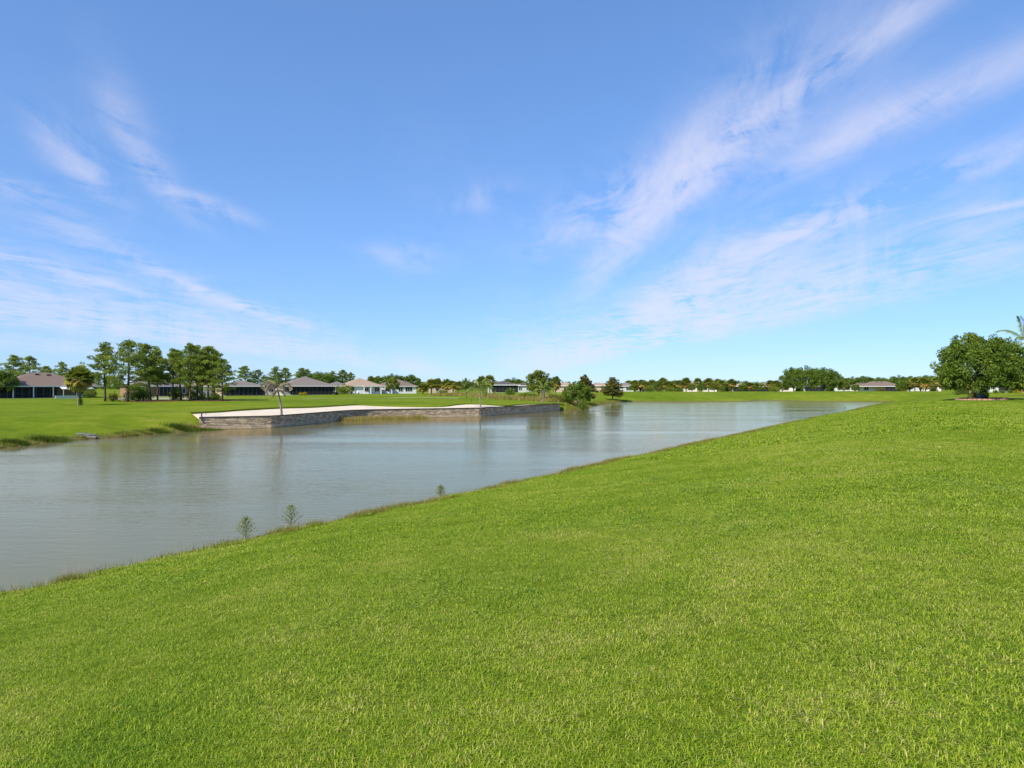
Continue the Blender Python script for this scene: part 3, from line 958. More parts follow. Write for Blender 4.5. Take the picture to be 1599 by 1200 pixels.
def house(px0, px1, d, ridge_y, label, wall='white', roof='roof_tan', depth=12.0, eave=2.7, rz=None, wins=(), porch=None, cut=1.0, wings=(), cols=(), garage=None, z=None, group='single storey houses round the golf course', over=0.5, door=None):
    """one-storey hip-roofed house spanning photo columns px0..px1 at distance d; ridge reaches photo row ridge_y"""
    xc = (px0 + px1) / 2
    X, Y = gpx(xc, d)
    az = math.atan2(X, Y)
    if rz is None: rz = -az + (R(13) if xc < 665 else (R(4) if xc < 1480 else R(-3)))
    w = (px1 - px0) * d / F / math.cos(az) - 2 * over
    if xc < 665: w -= depth * math.sin(R(13)) * .8
    z0 = tz(X, Y) if z is None else z
    ridge = CAMZ + (HY - ridge_y) * (d + depth / 2) / F - z0
    ridge = max(ridge, eave + 1.1)
    root = empty('house', (X, Y, z0), rz)
    MB().box(-w / 2, w / 2, 0, depth, -0.6, eave - 0.17).build('wall', G[wall], root)
    m = MB(); hip_roof(m, -w / 2, w / 2, (-porch[2] if porch and porch[4] else 0), depth, eave, ridge, over=over, cut=cut); rf = m.build('roof', G[roof], root)
    m = MB()
    ye = (-porch[2] if porch and porch[4] else 0) - over
    m.box(-w / 2 - over, w / 2 + over, ye - 0.09, ye - 0.004, eave - 0.19, eave + 0.005); m.build('gutter', G['white'], rf)
    ymid = (ye + depth + over) / 2
    if w + 2 * over > depth + over - ye:                     # ridge runs along the front: two small vents near it
        for vx, vt in ((0.05, .78), (-.06, .82)):
            yy = ye + (ymid - ye) * vt; zz = eave + (ridge - eave) * vt
            MB().box(vx * w - .35, vx * w + .35, yy - .3, yy + .3, zz - .12, zz + .26).build('roof_vent', G['frame'], rf)
    for (wx, wz, ww, wh, n) in wins: window(root, wx * w, wz, ww, wh, 0.0, n)
    if porch: lanai(root, porch[0] * w, porch[1] * w, porch[2], eave - 0.28 if porch[4] else eave - 0.30, porch[3], porch[5] if len(porch) > 5 else 'frame')
    for (ax, bx, dep, rh, wl_, rf_) in wings:              # projecting wings with their own hip roofs
        xa, xb = ax * w, bx * w
        MB().box(xa, xb, -dep, -0.003, -0.6, eave - 0.17).build('wing_wall', G[wl_], root)
        m = MB(); hip_roof(m, xa, xb, -dep, 2.5, eave + 0.02, eave + rh, over=over, cut=1.0); m.build('wing_roof', G[rf_], root)
        window(root, (xa + xb) / 2, 0.9, min(1.6, (xb - xa) * .45), 1.2, -dep, 2)
    for cx in cols:
        c = MB(); c.box(cx * w - 0.14, cx * w + 0.14, -1.9, -1.62, 0.0, eave - 0.2); c.box(cx * w - 0.2, cx * w + 0.2, -1.96, -1.56, -0.2, 0.14); c.build('column', G['white'], root)
    if cols:
        a, b = min(cols) * w - 0.3, max(cols) * w + 0.3
        MB().box(a, b, -2.0, -0.01, eave - 0.199, eave + 0.03).build('porch_roof', G['white'], root)
        MB().box(a, b, -2.05, -0.012, -0.4, 0.06).build('porch_slab', G['concrete'], root)
    if door is not None:
        fr = MB().box(door * w - 0.55, door * w + 0.55, -0.06, 0.03, 0.0, 2.2).build('door', G['frame'], root)
        MB().box(door * w - 0.42, door * w + 0.42, -0.08, -0.062, 0.15, 2.0).build('pane', G['glass'], fr)
    tag(root, label, 'house', group)
    return root, w


h1, w1 = house(10, 138, 150, 582.5, 'brown roofed house with white porch posts and white awning at the far left', 'tanwall', 'roof_brown', 13, porch=(-.48, .06, 3.2, 9, True, 'frame'), wins=((.33, .9, 2.0, 1.3, 2),))
for k in (-.36, -.17, .02):       # white downpipe posts of the porch
    pm = MB(); pm.box(k * w1 - .10, k * w1 + .10, -3.42, -3.28, -0.1, 2.5); pm.build('porch_post', G['white'], h1)
aw = MB(); aw.add([(.08 * w1, -3.4, 2.5), (.40 * w1, -3.4, 2.5), (.40 * w1, -6.0, 2.05), (.08 * w1, -6.0, 2.05), (.08 * w1, -3.4, 2.44), (.40 * w1, -3.4, 2.44), (.40 * w1, -6.0, 1.90), (.08 * w1, -6.0, 1.90)],
                 [(0, 3, 2, 1), (4, 5, 6, 7), (3, 7, 6, 2), (0, 4, 7, 3), (1, 2, 6, 5), (0, 1, 5, 4)]); aw.build('awning', G['white'], h1)
for k in (.09, .22, .39): MB().box(k * w1 - .05, k * w1 + .05, -5.9, -5.8, -0.2, 1.92).build('awning_post', G['white'], h1)
pw = MB().box(0, 5.0, 0, 0.35, -0.4, 0.62).build('planter_wall', G['greystucco']); pw.rotation_euler = (0, 0, h1.rotation_euler[2]); pw.location = (*gpx(87, 141.0), tz(*gpx(97, 141))); tag(pw, 'low pale garden wall beside the white awning', 'wall')
house(206, 300, 172, 589.5, 'brick house with grey roof half hidden behind the pine grove', 'brick', 'roof_grey', 12, wins=((-.32, .8, 1.8, 1.3, 2), (.34, .8, 1.6, 1.3, 2)), porch=(-.06, .20, 1.6, 5, False))
house(298, 352, 186, 594, 'white walled house with tan roof seen between the pine trunks', 'white', 'roof_tan', 10, wins=((-.25, .9, 1.2, 1.2, 1), (.2, .9, 1.2, 1.2, 1)))
house(345, 415, 182, 594.5, 'low house with a full width dark screened porch right of the pine grove', 'tanwall', 'roof_grey', 9, porch=(-.47, .49, 2.6, 10, True))
house(411, 448, 206, 598, 'small white walled house behind the leaning withered palm', 'white', 'roof_dark', 8, wins=((-.2, .8, 1.2, 1.3, 2), (.22, .8, 1.2, 1.3, 2)))
house(438, 526, 196, 588.5, 'large grey brown roofed house with dark screened porch behind the yellow shrubs', 'greystucco', 'roof_roof' if 'roof_roof' in G else 'roof_grey', 12, porch=(-.36, .46, 2.8, 11, True), wins=((-.43, .8, 1.0, 1.3, 2),),
      wings=())
h5, w5 = house(508, 552, 228, 597, 'house with bluish panels on its roof between the grey and white houses', 'white', 'roof_grey', 9, porch=(-.45, .1, 2.0, 6, True, 'white'))
house(533, 604, 226, 590.5, 'white house with tan roof, corner porch and dark glass door', 'white', 'roof_tan', 13, wins=((.08, .8, 1.3, 1.3, 2), (.36, .8, 1.5, 1.4, 2)), cols=(-.02, .16, .44), door=-.30, wings=((-.47, -.36, .8, 1.0, 'white', 'roof_tan'),))
house(592, 658, 236, 591.5, 'white house with grey brown roof behind the small round tree', 'white', 'roof_brown', 13, wins=((-.38, .8, 1.5, 1.4, 2), (.02, .8, 1.5, 1.4, 2), (.27, .8, 2.4, 1.4, 3)), cols=(-.48, -.28))
house(670, 712, 250, 597, 'grey brown roof house mostly hidden behind a row of cabbage palms', 'tanwall', 'roof_brown', 10, wins=((-.2, .9, 1.4, 1.2, 2),))
house(762, 812, 232, 595, 'dark roofed house with dark porch right of the date palm', 'greystucco', 'roof_dark', 10, porch=(-.4, .45, 2.5, 8, True))
house(802, 836, 250, 598, 'low dark roofed house end beside the bright round tree', 'greystucco', 'roof_dark', 9, wins=((-.2, .9, 1.2, 1.2, 2), (.2, .9, 1.2, 1.2, 2)))
house(866, 900, 262, 596.5, 'reddish tan roofed house behind the brown cabbage palm', 'tanwall', 'roof_tan', 9, wins=((0, .9, 1.2, 1.2, 2),))
house(922, 952, 270, 597.5, 'tan house with grey tan roof left of the lone cypress', 'tanwall', 'roof_tan', 9, wins=((.2, .9, 1.6, 1.3, 2),))
house(966, 992, 282, 597.5, 'grey tan roofed house just right of the lone cypress', 'greystucco', 'roof_grey', 9, wins=((.1, .9, 1.6, 1.3, 2),))
house(996, 1022, 290, 599, 'low house with dark screened porch at the far bank, left of the palms', 'greystucco', 'roof_grey', 9, porch=(-.42, .2, 2.2, 5, True))
house(1068, 1092, 300, 596, 'pale walled house among the far bank palms', 'cream', 'roof_tan', 9, wins=((-.1, .9, 1.6, 1.3, 2),))
house(1098, 1122, 305, 595.5, 'pale tan roofed house second among the far bank palms', 'cream', 'roof_tan', 9, wins=((.1, .9, 1.6, 1.3, 2), (-.3, .9, 1.0, 1.2, 1)))
house(1144, 1172, 300, 599, 'brown roofed house with long dark porch on the far bank', 'greystucco', 'roof_tan', 9, porch=(-.45, .4, 2.2, 6, True))
house(1174, 1212, 305, 598, 'wide brown roofed house left of the big oaks on the far bank', 'tanwall', 'roof_brown', 9, porch=(-.3, .2, 2.2, 5, True), wins=((.36, .9, 1.4, 1.2, 2),))
house(1210, 1242, 310, 598, 'tan roofed house with cream wall under the left edge of the big oaks', 'cream', 'roof_tan', 9, wins=((0, .9, 1.6, 1.3, 2),))
house(1258, 1290, 330, 600, 'pale walled house with dark porch seen beneath the big oaks', 'greystucco', 'roof_grey', 9, porch=(-.45, .3, 2.0, 6, True))
house(1304, 1328, 330, 600, 'small pale house right of the big oaks', 'greystucco', 'roof_grey', 8, wins=((-.2, .8, 1.4, 1.3, 1),))
house(1330, 1362, 318, 598, 'cream house wing with wide windows beside the broad brown roofed house', 'cream', 'roof_brown', 8, wins=((-.25, .8, 1.6, 1.4, 2), (.2, .8, 1.6, 1.4, 2)))
house(1346, 1402, 312, 595.8, 'broad brown roofed house on the right of the far bank with dark porch', 'cream', 'roof_brown', 10, porch=(-.05, .46, 2.2, 7, True), wins=((-.3, .8, 1.8, 1.4, 2),))
house(1415, 1446, 330, 600, 'pale house behind the yellowish palms near the right oak', 'greystucco', 'roof_tan', 8, wins=((-.25, .8, 1.6, 1.3, 2), (.2, .8, 1.6, 1.3, 2)))
house(1446, 1468, 320, 597.5, 'small house with a pointed brown roof near the right oak', 'cream', 'roof_brown', 8, wins=((0, .9, 1.2, 1.3, 1),))
hr, wr = house(1536, 1690, 152, 575, 'grey roofed house with white columns behind the right hand oak', 'greystucco', 'roof_grey', 13, wins=((-.42, .8, 1.6, 1.4, 2), (.3, .8, 1.8, 1.4, 2)), porch=(-.22, .2, 2.2, 7, False), cols=(-.22, -.13, -.04, .05, .2), eave=2.9)
for k, (u0, v0) in enumerate(((-.30, 0), (-.05, 0), (.20, 0))):       # dark panels lying on the front slope
    ov, ed, rg = .5, 9.0, CAMZ + (HY - 597) * (228 + 4.5) / F - h5.location.z
    ya, yb = -2.0 - ov, (9.0 - 2.0) / 2
    sl = (rg - 2.7) / (yb - ya)
    pa, pb = ya + 1.2, ya + 4.0
    m = MB(); x0_, x1_ = u0 * 6, u0 * 6 + 1.4
    m.add([(x0_, pa, 2.7 + (pa - ya) * sl + .06), (x1_, pa, 2.7 + (pa - ya) * sl + .06), (x1_, pb, 2.7 + (pb - ya) * sl + .06), (x0_, pb, 2.7 + (pb - ya) * sl + .06),
           (x0_, pa, 2.7 + (pa - ya) * sl + .01), (x1_, pa, 2.7 + (pa - ya) * sl + .01), (x1_, pb, 2.7 + (pb - ya) * sl + .01), (x0_, pb, 2.7 + (pb - ya) * sl + .01)],
          [(0, 1, 2, 3), (7, 6, 5, 4), (0, 4, 5, 1), (1, 5, 6, 2), (2, 6, 7, 3), (3, 7, 4, 0)])
    m.build('roof_panel', G['blue_glass'], h5)

# ------------------------------------------------------------------ trees
g = 'pines in the grove left of the bunker'
grove = [(164, 113, 536, 0, 44), (200, 110, 532, 1, 56), (236, 116, 538, 2, 38), (247, 121, 542, 0, 34), (270, 117, 545, 3, 34), (283, 123, 548, 2, 34),
         (297, 114, 537, 1, 40), (309, 120, 540, 3, 32), (316, 126, 543, 0, 30), (326, 115, 541, 2, 36), (334, 122, 547, 3, 34), (348, 113, 561, 1, 40)]
extra = ['leftmost pine of the grove, dark full crown', 'tallest and broadest pine of the grove, second from its left']
for i, (x, d, y, k, w) in enumerate(grove):
    place('pine_tree', PINE[k], x, d, y, extra[i] if i < 2 else ('short broad pine at the right end of the grove' if i == 11 else f'tall pine in the grove, {ORD[i]} trunk from its left'), 'tree', g, w * 1.18)
g = 'pines standing behind the houses on the left'
for i, (x, d, y, k, w, lb) in enumerate([(20, 205, 555, 3, 32, 'dark pine behind the left end of the brown roofed house'), (48, 200, 557, 1, 38, 'broad dark pine rising over the ridge of the brown roofed house'),
                                         (72, 215, 572, 2, 24, 'low dark pine on the right slope side of the brown roof'), (98, 200, 566, 0, 28, 'lone pine between the brown roofed house and the shaggy palm'),
                                         (130, 220, 571, 2, 26, 'pine just left of the pine grove, behind the shaggy palm'),
                                         (384, 235, 572, 3, 28, 'left of two dark pines right of the grove'), (403, 240, 578, 1, 30, 'right of two dark pines right of the grove'),
                                         (430, 245, 573, 0, 26, 'pine directly behind the leaning withered palm'), (447, 250, 575, 1, 28, 'pine left of the large grey brown roof'),
                                         (468, 270, 575, 2, 20, 'thin pine rising above the large grey brown roof'), (481, 275, 577, 3, 22, 'pine just right of the large grey brown ridge'),
                                         (520, 280, 580, 0, 20, 'pine above the bluish panelled roof'), (534, 285, 578, 2, 20, 'pine left of the white house ridge'), (549, 290, 582, 3, 16, 'small pine tip over the white house ridge')]):
    place('pine_tree', PINE[k], x, d, y, lb, 'tree', g, w * 1.1)
g = 'broadleaf trees behind the houses'
for x, d, y, k, w, lb in [(500, 270, 582, 2, 44, 'olive broad tree behind the right end of the large grey brown roof'), (592, 300, 588, 1, 34, 'dark low tree between the two white houses'),
                          (615, 300, 585, 0, 34, 'dark domed tree over the left end of the second white house'), (640, 305, 586, 1, 34, 'dark tree over the ridge of the second white house'),
                          (700, 310, 597, 0, 60, 'low tree line crown behind the cabbage palms'), (803, 300, 591, 0, 32, 'dark round tree behind the dark roofed house'),
                          (664, 320, 597, 1, 40, 'low dark tree right of the second white house')]:
    place('broadleaf_tree', OAKS[k], x, d, y, lb, 'tree', g, w)
place('broadleaf_tree', OAKS[1], 2, 142, 577, 'dense round tree cut by the left edge of the photo', 'tree', None, 44)
place('small_round_tree', BRIGHT[1], 614, 226, 590, 'small round tree on a bare trunk before the second white house', 'tree', None, 20)
place('broadleaf_tree', BRIGHT[0], 842, 132, 579, 'bright green round tree behind the end of the bunker', 'tree', None, 36)
place('broadleaf_tree', OAKS[1], 904, 110, 598, 'dark green spreading tree on the bank right of the wall end', 'tree', None, 44)
place('cypress_tree', CYP[0], 913, 126, 586, 'brownish cypress behind the dark spreading bank tree', 'tree', 'cypresses at the far end of the pond', 32)
place('cypress_tree', CYP[1], 957, 158, 590, 'lone cypress at the water edge with a shadow on the bank', 'tree', 'cypresses at the far end of the pond', 34)
g = 'big oaks on the far bank'
for x, d, y, k, w, lb in [(1240, 262, 575, 1, 36, 'leftmost big oak of the clump on the far bank'), (1263, 255, 573, 0, 40, 'middle oak of the clump on the far bank, the tallest'),
                          (1286, 258, 575, 2, 40, 'oak right of the tallest in the far bank clump'), (1302, 266, 581, 1, 26, 'small oak at the right end of the far bank clump')]:
    place('oak_tree', OAKS[k], x, d, y, lb, 'tree', g, w)
g = 'dark trees along the skyline'
sky_x = [(1318, 591, 26), (1333, 589, 26), (1352, 588, 28), (1372, 590, 28), (1388, 592, 22), (1404, 587, 26), (1424, 588, 32), (1446, 587, 34), (1466, 588, 30), (950, 599, 24), (1050, 599, 40), (1140, 599, 34), (1195, 598, 34), (975, 600, 24), (880, 598, 30), (730, 598, 44)]
sky_x.sort()
for i, (x, y, w) in enumerate(sky_x):
    place('broadleaf_tree', (OAKS + BRIGHT[:1])[i % 4], x, 395 + 12 * (i % 4), y, f'dark far skyline tree, {ORD[i]} from the left of the skyline row', 'tree', g, w)

def far_wood():
    r = np.random.default_rng(55)
    cen, rad = [], []
    for x in np.arange(-120, 1720, 5.0):
        d = r.uniform(440, 520)
        X, Y = gpx(x, d)
        top = CAMZ + (HY - (598.5 + 2.2 * math.sin(x * .021) + r.normal(0, 1.0))) * d / F
        for k in range(3):
            cen.append(np.array([X + r.normal(0, 2), Y + r.normal(0, 3), 1.2 + (top - 2.2) * (k + .6) / 2.6])); rad.append(r.uniform(1.8, 2.7))
    V, Fq, T = clumps(cen, rad, 60, 1.0, .7, r, .9)
    V[:, 2] = np.maximum(V[:, 2], 0.9)
    tag(link('far_wood', mesh_np('far_wood', V, Fq, G['oak'], T)), 'distant band of dark woodland along the horizon behind the houses', 'woodland', kind='stuff')


far_wood()

g = 'garden trees before the far bank houses'
for i, (x, y, w) in enumerate([(990, 599, 14), (1025, 597, 18), (1050, 596, 18), (1081, 599, 12), (1096, 598, 14), (1116, 597, 16), (1136, 598, 16), (1160, 600, 14), (1186, 598, 18), (1222, 597, 18), (1318, 597, 18), (1336, 600, 12), (1410, 594, 20), (1455, 596, 16), (1478, 592, 20)]):
    place('garden_tree', (BRIGHT + OAKS)[(i * 2) % 5], x, 268 + 4 * (i % 4), y, f'small garden tree before the far bank houses, {ORD[i]} from the left', 'tree', g, w)

# the big oak on the right with its bed
OAKBIG = oak_mesh(91, 7.6, 5.6, .12, 'oak', 520, .27, 95, cr=.11)
place('oak_tree', OAKBIG, 1539, 80, 523, 'large dense dome shaped oak on the right lawn above a mulch bed', 'tree', None, 112, 0.4)

# cabbage palms
g = 'cabbage palms along the far bank'
far_palms = [(983, 594.5, 292), (992, 594, 285), (1003, 593, 280), (1009, 595, 276), (1019, 593, 282), (1030, 594.5, 278), (1036, 590, 290), (1044, 595, 275), (1054, 594, 280), (1062, 594, 272), (1072, 590, 285), (1090, 590.5, 284), (1107, 590.5, 288),
             (1121, 592, 276), (1127, 594, 270), (1143, 592, 275), (1172, 597, 280), (1204, 594, 278), (1213, 594, 274)]
for i, (x, y, d) in enumerate(far_palms):
    place('cabbage_palm', SABAL[i % 3], x, d, y, f'{ORD[i]} cabbage palm from the left in the far bank row', 'palm', g, (15, 17, 13.5)[i % 3])
g = 'yellowish cabbage palms left of the right hand oak'
for i, (x, y, d) in enumerate([(1421, 592, 268), (1429, 590, 262), (1438, 589, 266), (1446, 591, 260), (1463, 589, 255), (1471, 585, 240)]):
    place('cabbage_palm', SABAL[(i + 1) % 3], x, d, y, f'{ORD[i]} yellowish palm from the left beside the right hand oak', 'palm', g, 16)
g = 'cabbage palms near the second white house'
for i, (x, y, d, lb) in enumerate([(580, 587.5, 300, 'palm tuft showing between the two white roofs'), (661, 599, 188, 'low shaggy palm just right of the second white house'), (674, 592, 190, 'taller palm beside the low shaggy palm'),
                                   (683, 591, 235, 'slim palm behind the taller palm'), (698, 592, 215, 'brown skirted palm left of the date palm'), (708, 595, 210, 'short palm left of the date palm'), (716, 596, 206, 'short brown palm touching the date palm'),
                                   (753, 587, 205, 'dense palm right of the date palm, left of a pair'), (765, 586, 200, 'brown palm right of the date palm, right of a pair'),
                                   (868, 588, 150, 'brown cabbage palm right of the bright round tree')]):
    place('cabbage_palm', SABAL[i % 3], x, d, y, lb, 'palm', g, 18 if x > 640 else 13)
place('cabbage_palm', sabal_mesh(27, 5.6, 100, 1.0), 124, 97, 572, 'shaggy brown skirted palm with ivy on its trunk, alone on the left lawn', 'palm', None, 37)
iv = BUSH['oak']
iv_o = place('ivy', iv, 126, 96.9, 616, 'green ivy wrapped round the foot of the shaggy palm', 'ivy', None, 8, names=('stem', 'foliage'))


# feather palms whose fronds can be told apart
def feather_palm(name, x, d, base_z, trunk, r0, fronds, label, seed, mat='feather', tmat='greybark', group=None, lw=0.05):
    """trunk: list of (dx, dz) points; fronds: list of (azimuth, elevation, length, droop, tone, hang)"""
    rr = np.random.default_rng(seed)
    X, Y = gpx(x, d)
    root = empty(name, (X, Y, base_z))
    t = MB(); n = len(trunk)
    pts = catmull([(a, 0, b) for a, b in trunk], 0.12)
    t.tube(pts, [r0 * (1.15 - 0.45 * i / len(pts)) + 0.006 * (i % 2) for i in range(len(pts))], 9)
    t.build('trunk', G[tmat], root, True)
    top = np.array([trunk[-1][0], 0, trunk[-1][1]])
    for az, el, L, dr, tone, hang in fronds:
        V, Fc = feather_frond(rr, L, dr, 24, 0.24 * L, hang, lw)
        V = place_leaf(V, az, el, rr.normal(0, .15), top)
        link('frond', mesh_np('frond', V, Fc, G['dead'] if tone < 0.02 else G[mat], np.clip(tone + rr.normal(0, .06, len(Fc)), 0, 1)), root)
    tag(root, label, 'palm', group)
    return root


def crown(n, L, seed, lo=-20, hi=75, tone=(.55, .9), droop=(.6, 1.0), hang=.5, dead=0):
    rr = random.Random(seed)
    out = []
    for i in range(n):
        t = i / max(1, n - 1)
        out.append((i * 2.4 + rr.uniform(-.25, .25), R(hi + (lo - hi) * t), L * rr.uniform(.82, 1.1), rr.uniform(*droop), rr.uniform(*tone), hang))
    for i in range(dead):
        out.append((i * 2.1 + rr.uniform(-.4, .4), R(-35), L * rr.uniform(.6, .8), 1.2, 0.0, .8))
    return out


SZ = WALL_TOP + 0.02
feather_palm('withered_palm', 440.5, 63.2, SZ - 0.1, [(0, 0), (-.06, .7), (-.20, 1.5), (-.38, 2.5)], .10,
             [(2.9, R(35), 1.9, 1.75, 0.0, .95), (3.4, R(45), 2.1, 1.7, 0.12, .95), (0.3, R(40), 1.8, 1.8, 0.0, .95), (2.6, R(52), 2.1, 1.7, .32, .9), (.0, R(50), 1.7, 1.8, 0.15, .9), (4.4, R(35), 1.7, 1.9, 0.0, .95), (1.3, R(30), 1.6, 1.9, 0.0, .95),
              (5.3, R(20), 1.6, 1.8, 0.0, .95), (3.7, R(15), 1.5, 1.7, 0.0, .95), (3.1, R(58), 2.0, .12, .75, .15), (2.0, R(60), 1.6, .3, .7, .3), (4.6, R(-40), 1.2, .6, 0.0, .95), (5.8, R(-30), 1.2, .8, 0.0, .95), (2.4, R(-35), 1.2, .7, 0.0, .95), (3.3, R(-50), 1.1, .5, 0.0, .95)],
             'leaning withered palm with drooping grey fronds and one upright spear in the bunker', 5, lw=0.045)
feather_palm('queen_palm', 751, 87.5, SZ + 0.02, [(0, 0), (-.05, .7), (-.08, 1.5), (-.1, 2.3)], .085,
             crown(13, 2.5, 4, -15, 62, (.45, .95), (1.0, 1.4), .8), 'thin pale palm with long weeping fronds at the middle of the bunker', 6)
feather_palm('queen_palm', 846, 103, SZ + 0.06, [(-.12, 0), (.16, .35), (.42, .9), (.42, 1.6), (.28, 2.0)], .10,
             crown(12, 1.9, 5, -10, 70, (.55, .95), (.9, 1.4), .6, 4), 'short palm with a curved pale trunk near the right end of the bunker', 7)
dpx, dd = 728, 196
feather_palm('date_palm', dpx, dd, tz(*gpx(dpx, dd)) - 0.1, [(0, 0), (.02, .8), (0, 1.7)], .34,
             crown(26, 3.0, 6, -35, 84, (.55, .9), (.35, .6), .2), 'stout date palm with stiff arching fronds behind the bunker', 8, lw=0.09)
feather_palm('coconut_palm', 1604, 104, tz(*gpx(1604, 104)) - 0.1, [(0, 0), (.1, 3), (.05, 6), (-.1, 8.7)], .17,
             [(2.9, R(-18), 5.2, .55, .75, .55), (3.5, R(62), 4.4, .55, .8, .35), (2.2, R(30), 4.6, .8, .7, .5), (4.3, R(25), 4.6, .8, .7, .5), (5.2, R(10), 4.6, .8, .7, .5), (.2, R(35), 4.8, .8, .75, .5), (1.2, R(10), 4.6, .9, .6, .5), (.8, R(60), 4.2, .7, .8, .4), (5.9, R(-15), 4.4, .7, .6, .6), (3.0, R(-40), 3.6, .8, .3, .7), (4.9, R(55), 4.2, .7, .8, .4)],
             'tall palm at the right edge of the photo with fronds over the oak', 9, lw=0.08)

# ------------------------------------------------------------------ shrubs and beds
def bush(x, d, ytop, w, kind, label, group='shrubs in front of the houses'):
    place('shrub', BUSH[kind], x, d, ytop, label, 'shrub', group, w, names=('stem', 'foliage'))


bush(470, 192, 613, 8, 'yellow', 'left of two yellow shrubs before the dark screened porch')
bush(476, 192, 612.5, 8, 'yellow', 'right of two yellow shrubs before the dark screened porch')
bush(537, 214, 600, 22, 'bright', 'large green shrub at the left corner of the first white house')
bush(517, 205, 611.5, 8, 'yellow', 'yellowish shrub left of the large green shrub')
bush(525, 204, 612, 9, 'cypress', 'brown green shrub beside the large green shrub')
bush(444, 200, 611, 10, 'bright', 'left block of clipped green hedge by the grey brown house')
bush(453, 200, 611, 10, 'bright', 'right block of clipped green hedge by the grey brown house')
bush(797, 150, 606, 16, 'oak', 'dark round bush alone behind the bunker near the dark roofed house')
bush(137, 146, 611, 13, 'oak', 'dark bush between the shaggy palm and the grove')
bush(140, 150, 604, 16, 'bright', 'bright green bush behind the dark one left of the grove')
bush(178, 112, 613, 18, 'cypress', 'bushy undergrowth at the foot of the leftmost grove pines', 'undergrowth in the pine grove')
bush(212, 118, 607, 24, 'bright', 'bright bush under the tallest grove pine', 'undergrowth in the pine grove')
bush(225, 120, 598, 24, 'oak', 'tall dark bush right of the tallest grove pine', 'undergrowth in the pine grove')
bush(275, 124, 604, 24, 'oak', 'dark bush in the middle of the pine grove', 'undergrowth in the pine grove')
bush(305, 124, 606, 22, 'bright', 'pale green bush in the right half of the grove', 'undergrowth in the pine grove')
bush(336, 116, 612, 22, 'oak', 'low bush at the right end of the grove', 'undergrowth in the pine grove')
bush(693, 180, 607, 12, 'bright', 'yellow green bush under the palms right of the second white house')
for i, x in enumerate((360, 370, 381, 391, 401)):
    bush(x, 174, 616.5, 6, 'cypress', f'{ORD[i]} small clipped shrub along the low dark porch')
bush(912, 106, 622, 18, 'oak', 'low leafy bush at the foot of the dark spreading bank tree', 'bushes on the bank')
bush(862, 118, 615, 30, 'cypress', 'brushy grey green bush behind the curved palm', 'bushes on the bank')
bush(826, 125, 612, 30, 'bright', 'rough green bush left of the curved palm', 'bushes on the bank')
bush(878, 112, 617, 26, 'cypress', 'brownish bush between the curved palm and the bank tree', 'bushes on the bank')


for i, x in enumerate((1014, 1030, 1046, 1060, 1128, 1137, 1208, 1248, 1296, 1376, 1412, 1458)):
    bush(x, 262 + 5 * (i % 3), (602, 604, 601, 605)[i % 4], (16, 12, 14)[i % 3], ('oak', 'oak', 'bright', 'cypress')[(i * 3) % 4], f'{ORD[i]} garden shrub from the left beneath the far bank palms and oaks', 'garden shrubs along the far bank')


def drape(name, outline, lift, mat, label, cat, kind='structure', rings=5, jit=0.0):
    """flat bed that follows the ground"""
    P = np.array(outline); c = P.mean(0); n = len(P)
    V, Fc = [(c[0], c[1])], []
    for k in range(1, rings + 1):
        for p in P: V.append(tuple(c + (p - c) * k / rings))
    for i in range(n): Fc.append((0, 1 + i, 1 + (i + 1) % n))
    for k in range(rings - 1):
        for i in range(n):
            a = 1 + k * n + i; b = 1 + k * n + (i + 1) % n
            Fc.append((a, a + n, b + n, b))
    z = terrain(np.array(V)) + lift
    z[-n:] -= lift * 0.9
    o = link(name, mesh_np(name, np.column_stack([V, z]), Fc, G[mat], smooth=True))
    tag(o, label, cat, kind=kind)
    return o


def ellipse(cx, cy, a, b, n=40, wob=0.08, seed=0):
    r = np.random.default_rng(seed); ph = r.uniform(0, 6.28, 4)
    return [(cx + a * math.cos(t) * (1 + wob * math.sin(3 * t + ph[0])), cy + b * math.sin(t) * (1 + wob * math.sin(2 * t + ph[1]))) for t in np.linspace(0, 2 * math.pi, n, endpoint=False)]


drape('mulch_bed', ellipse(-60.5, 112.5, 5.0, 3.2, seed=1), 0.10, 'mulch', 'reddish mulch bed under the left grove pines', 'mulch bed')
drape('mulch_bed', ellipse(-50, 117, 6.5, 4.5, seed=2), 0.09, 'mulch', 'dark litter bed under the right grove pines', 'mulch bed')
ox, oy = gpx(1533, 80)
drape('mulch_bed', ellipse(ox, oy, 2.5, 2.3, seed=3), 0.16, 'mulch', 'round mulch bed under the large right hand oak', 'mulch bed')
er = empty('bed_edging', (ox, oy, tz(ox, oy)))
for k in range(34):                                       # edging stones round the bed
    t = 2 * math.pi * k / 34
    px_, py_ = 2.65 * math.cos(t), 2.45 * math.sin(t)
    zz = tz(ox + px_, oy + py_) - er.location.z
    mtx = Matrix.Translation((px_, py_, zz)) @ Matrix.Rotation(t + rng.normal(0, .06), 4, 'Z')
    m = MB(); m.box(-.09, .09, -.21, .21, -.10, .17 + rng.uniform(-.02, .03), mtx=mtx); m.build('edging_stone', G['terracotta'], er)
tag(er, 'ring of terracotta edging stones round the bed of the right hand oak', 'edging')
for i, (x, d, h, r, lb) in enumerate([(1532, 79.0, .75, .42, 'dark glazed planter on the mulch under the right hand oak')]):
    X, Y = gpx(x, d); root = empty('planter', (X, Y, tz(X, Y) + 0.05))
    m = MB(); m.tube([(0, 0, 0), (0, 0, h * .5), (0, 0, h * .9), (0, 0, h)], [r * .62, r * .95, r, r * 1.08], 18); m.build('pot', G['pot'], root, True)
    link('foliage', bush_mesh(77, .6, .45, 'oak', 14, .10, 30)[1], root, (0, 0, h))
    tag(root, lb, 'planter')
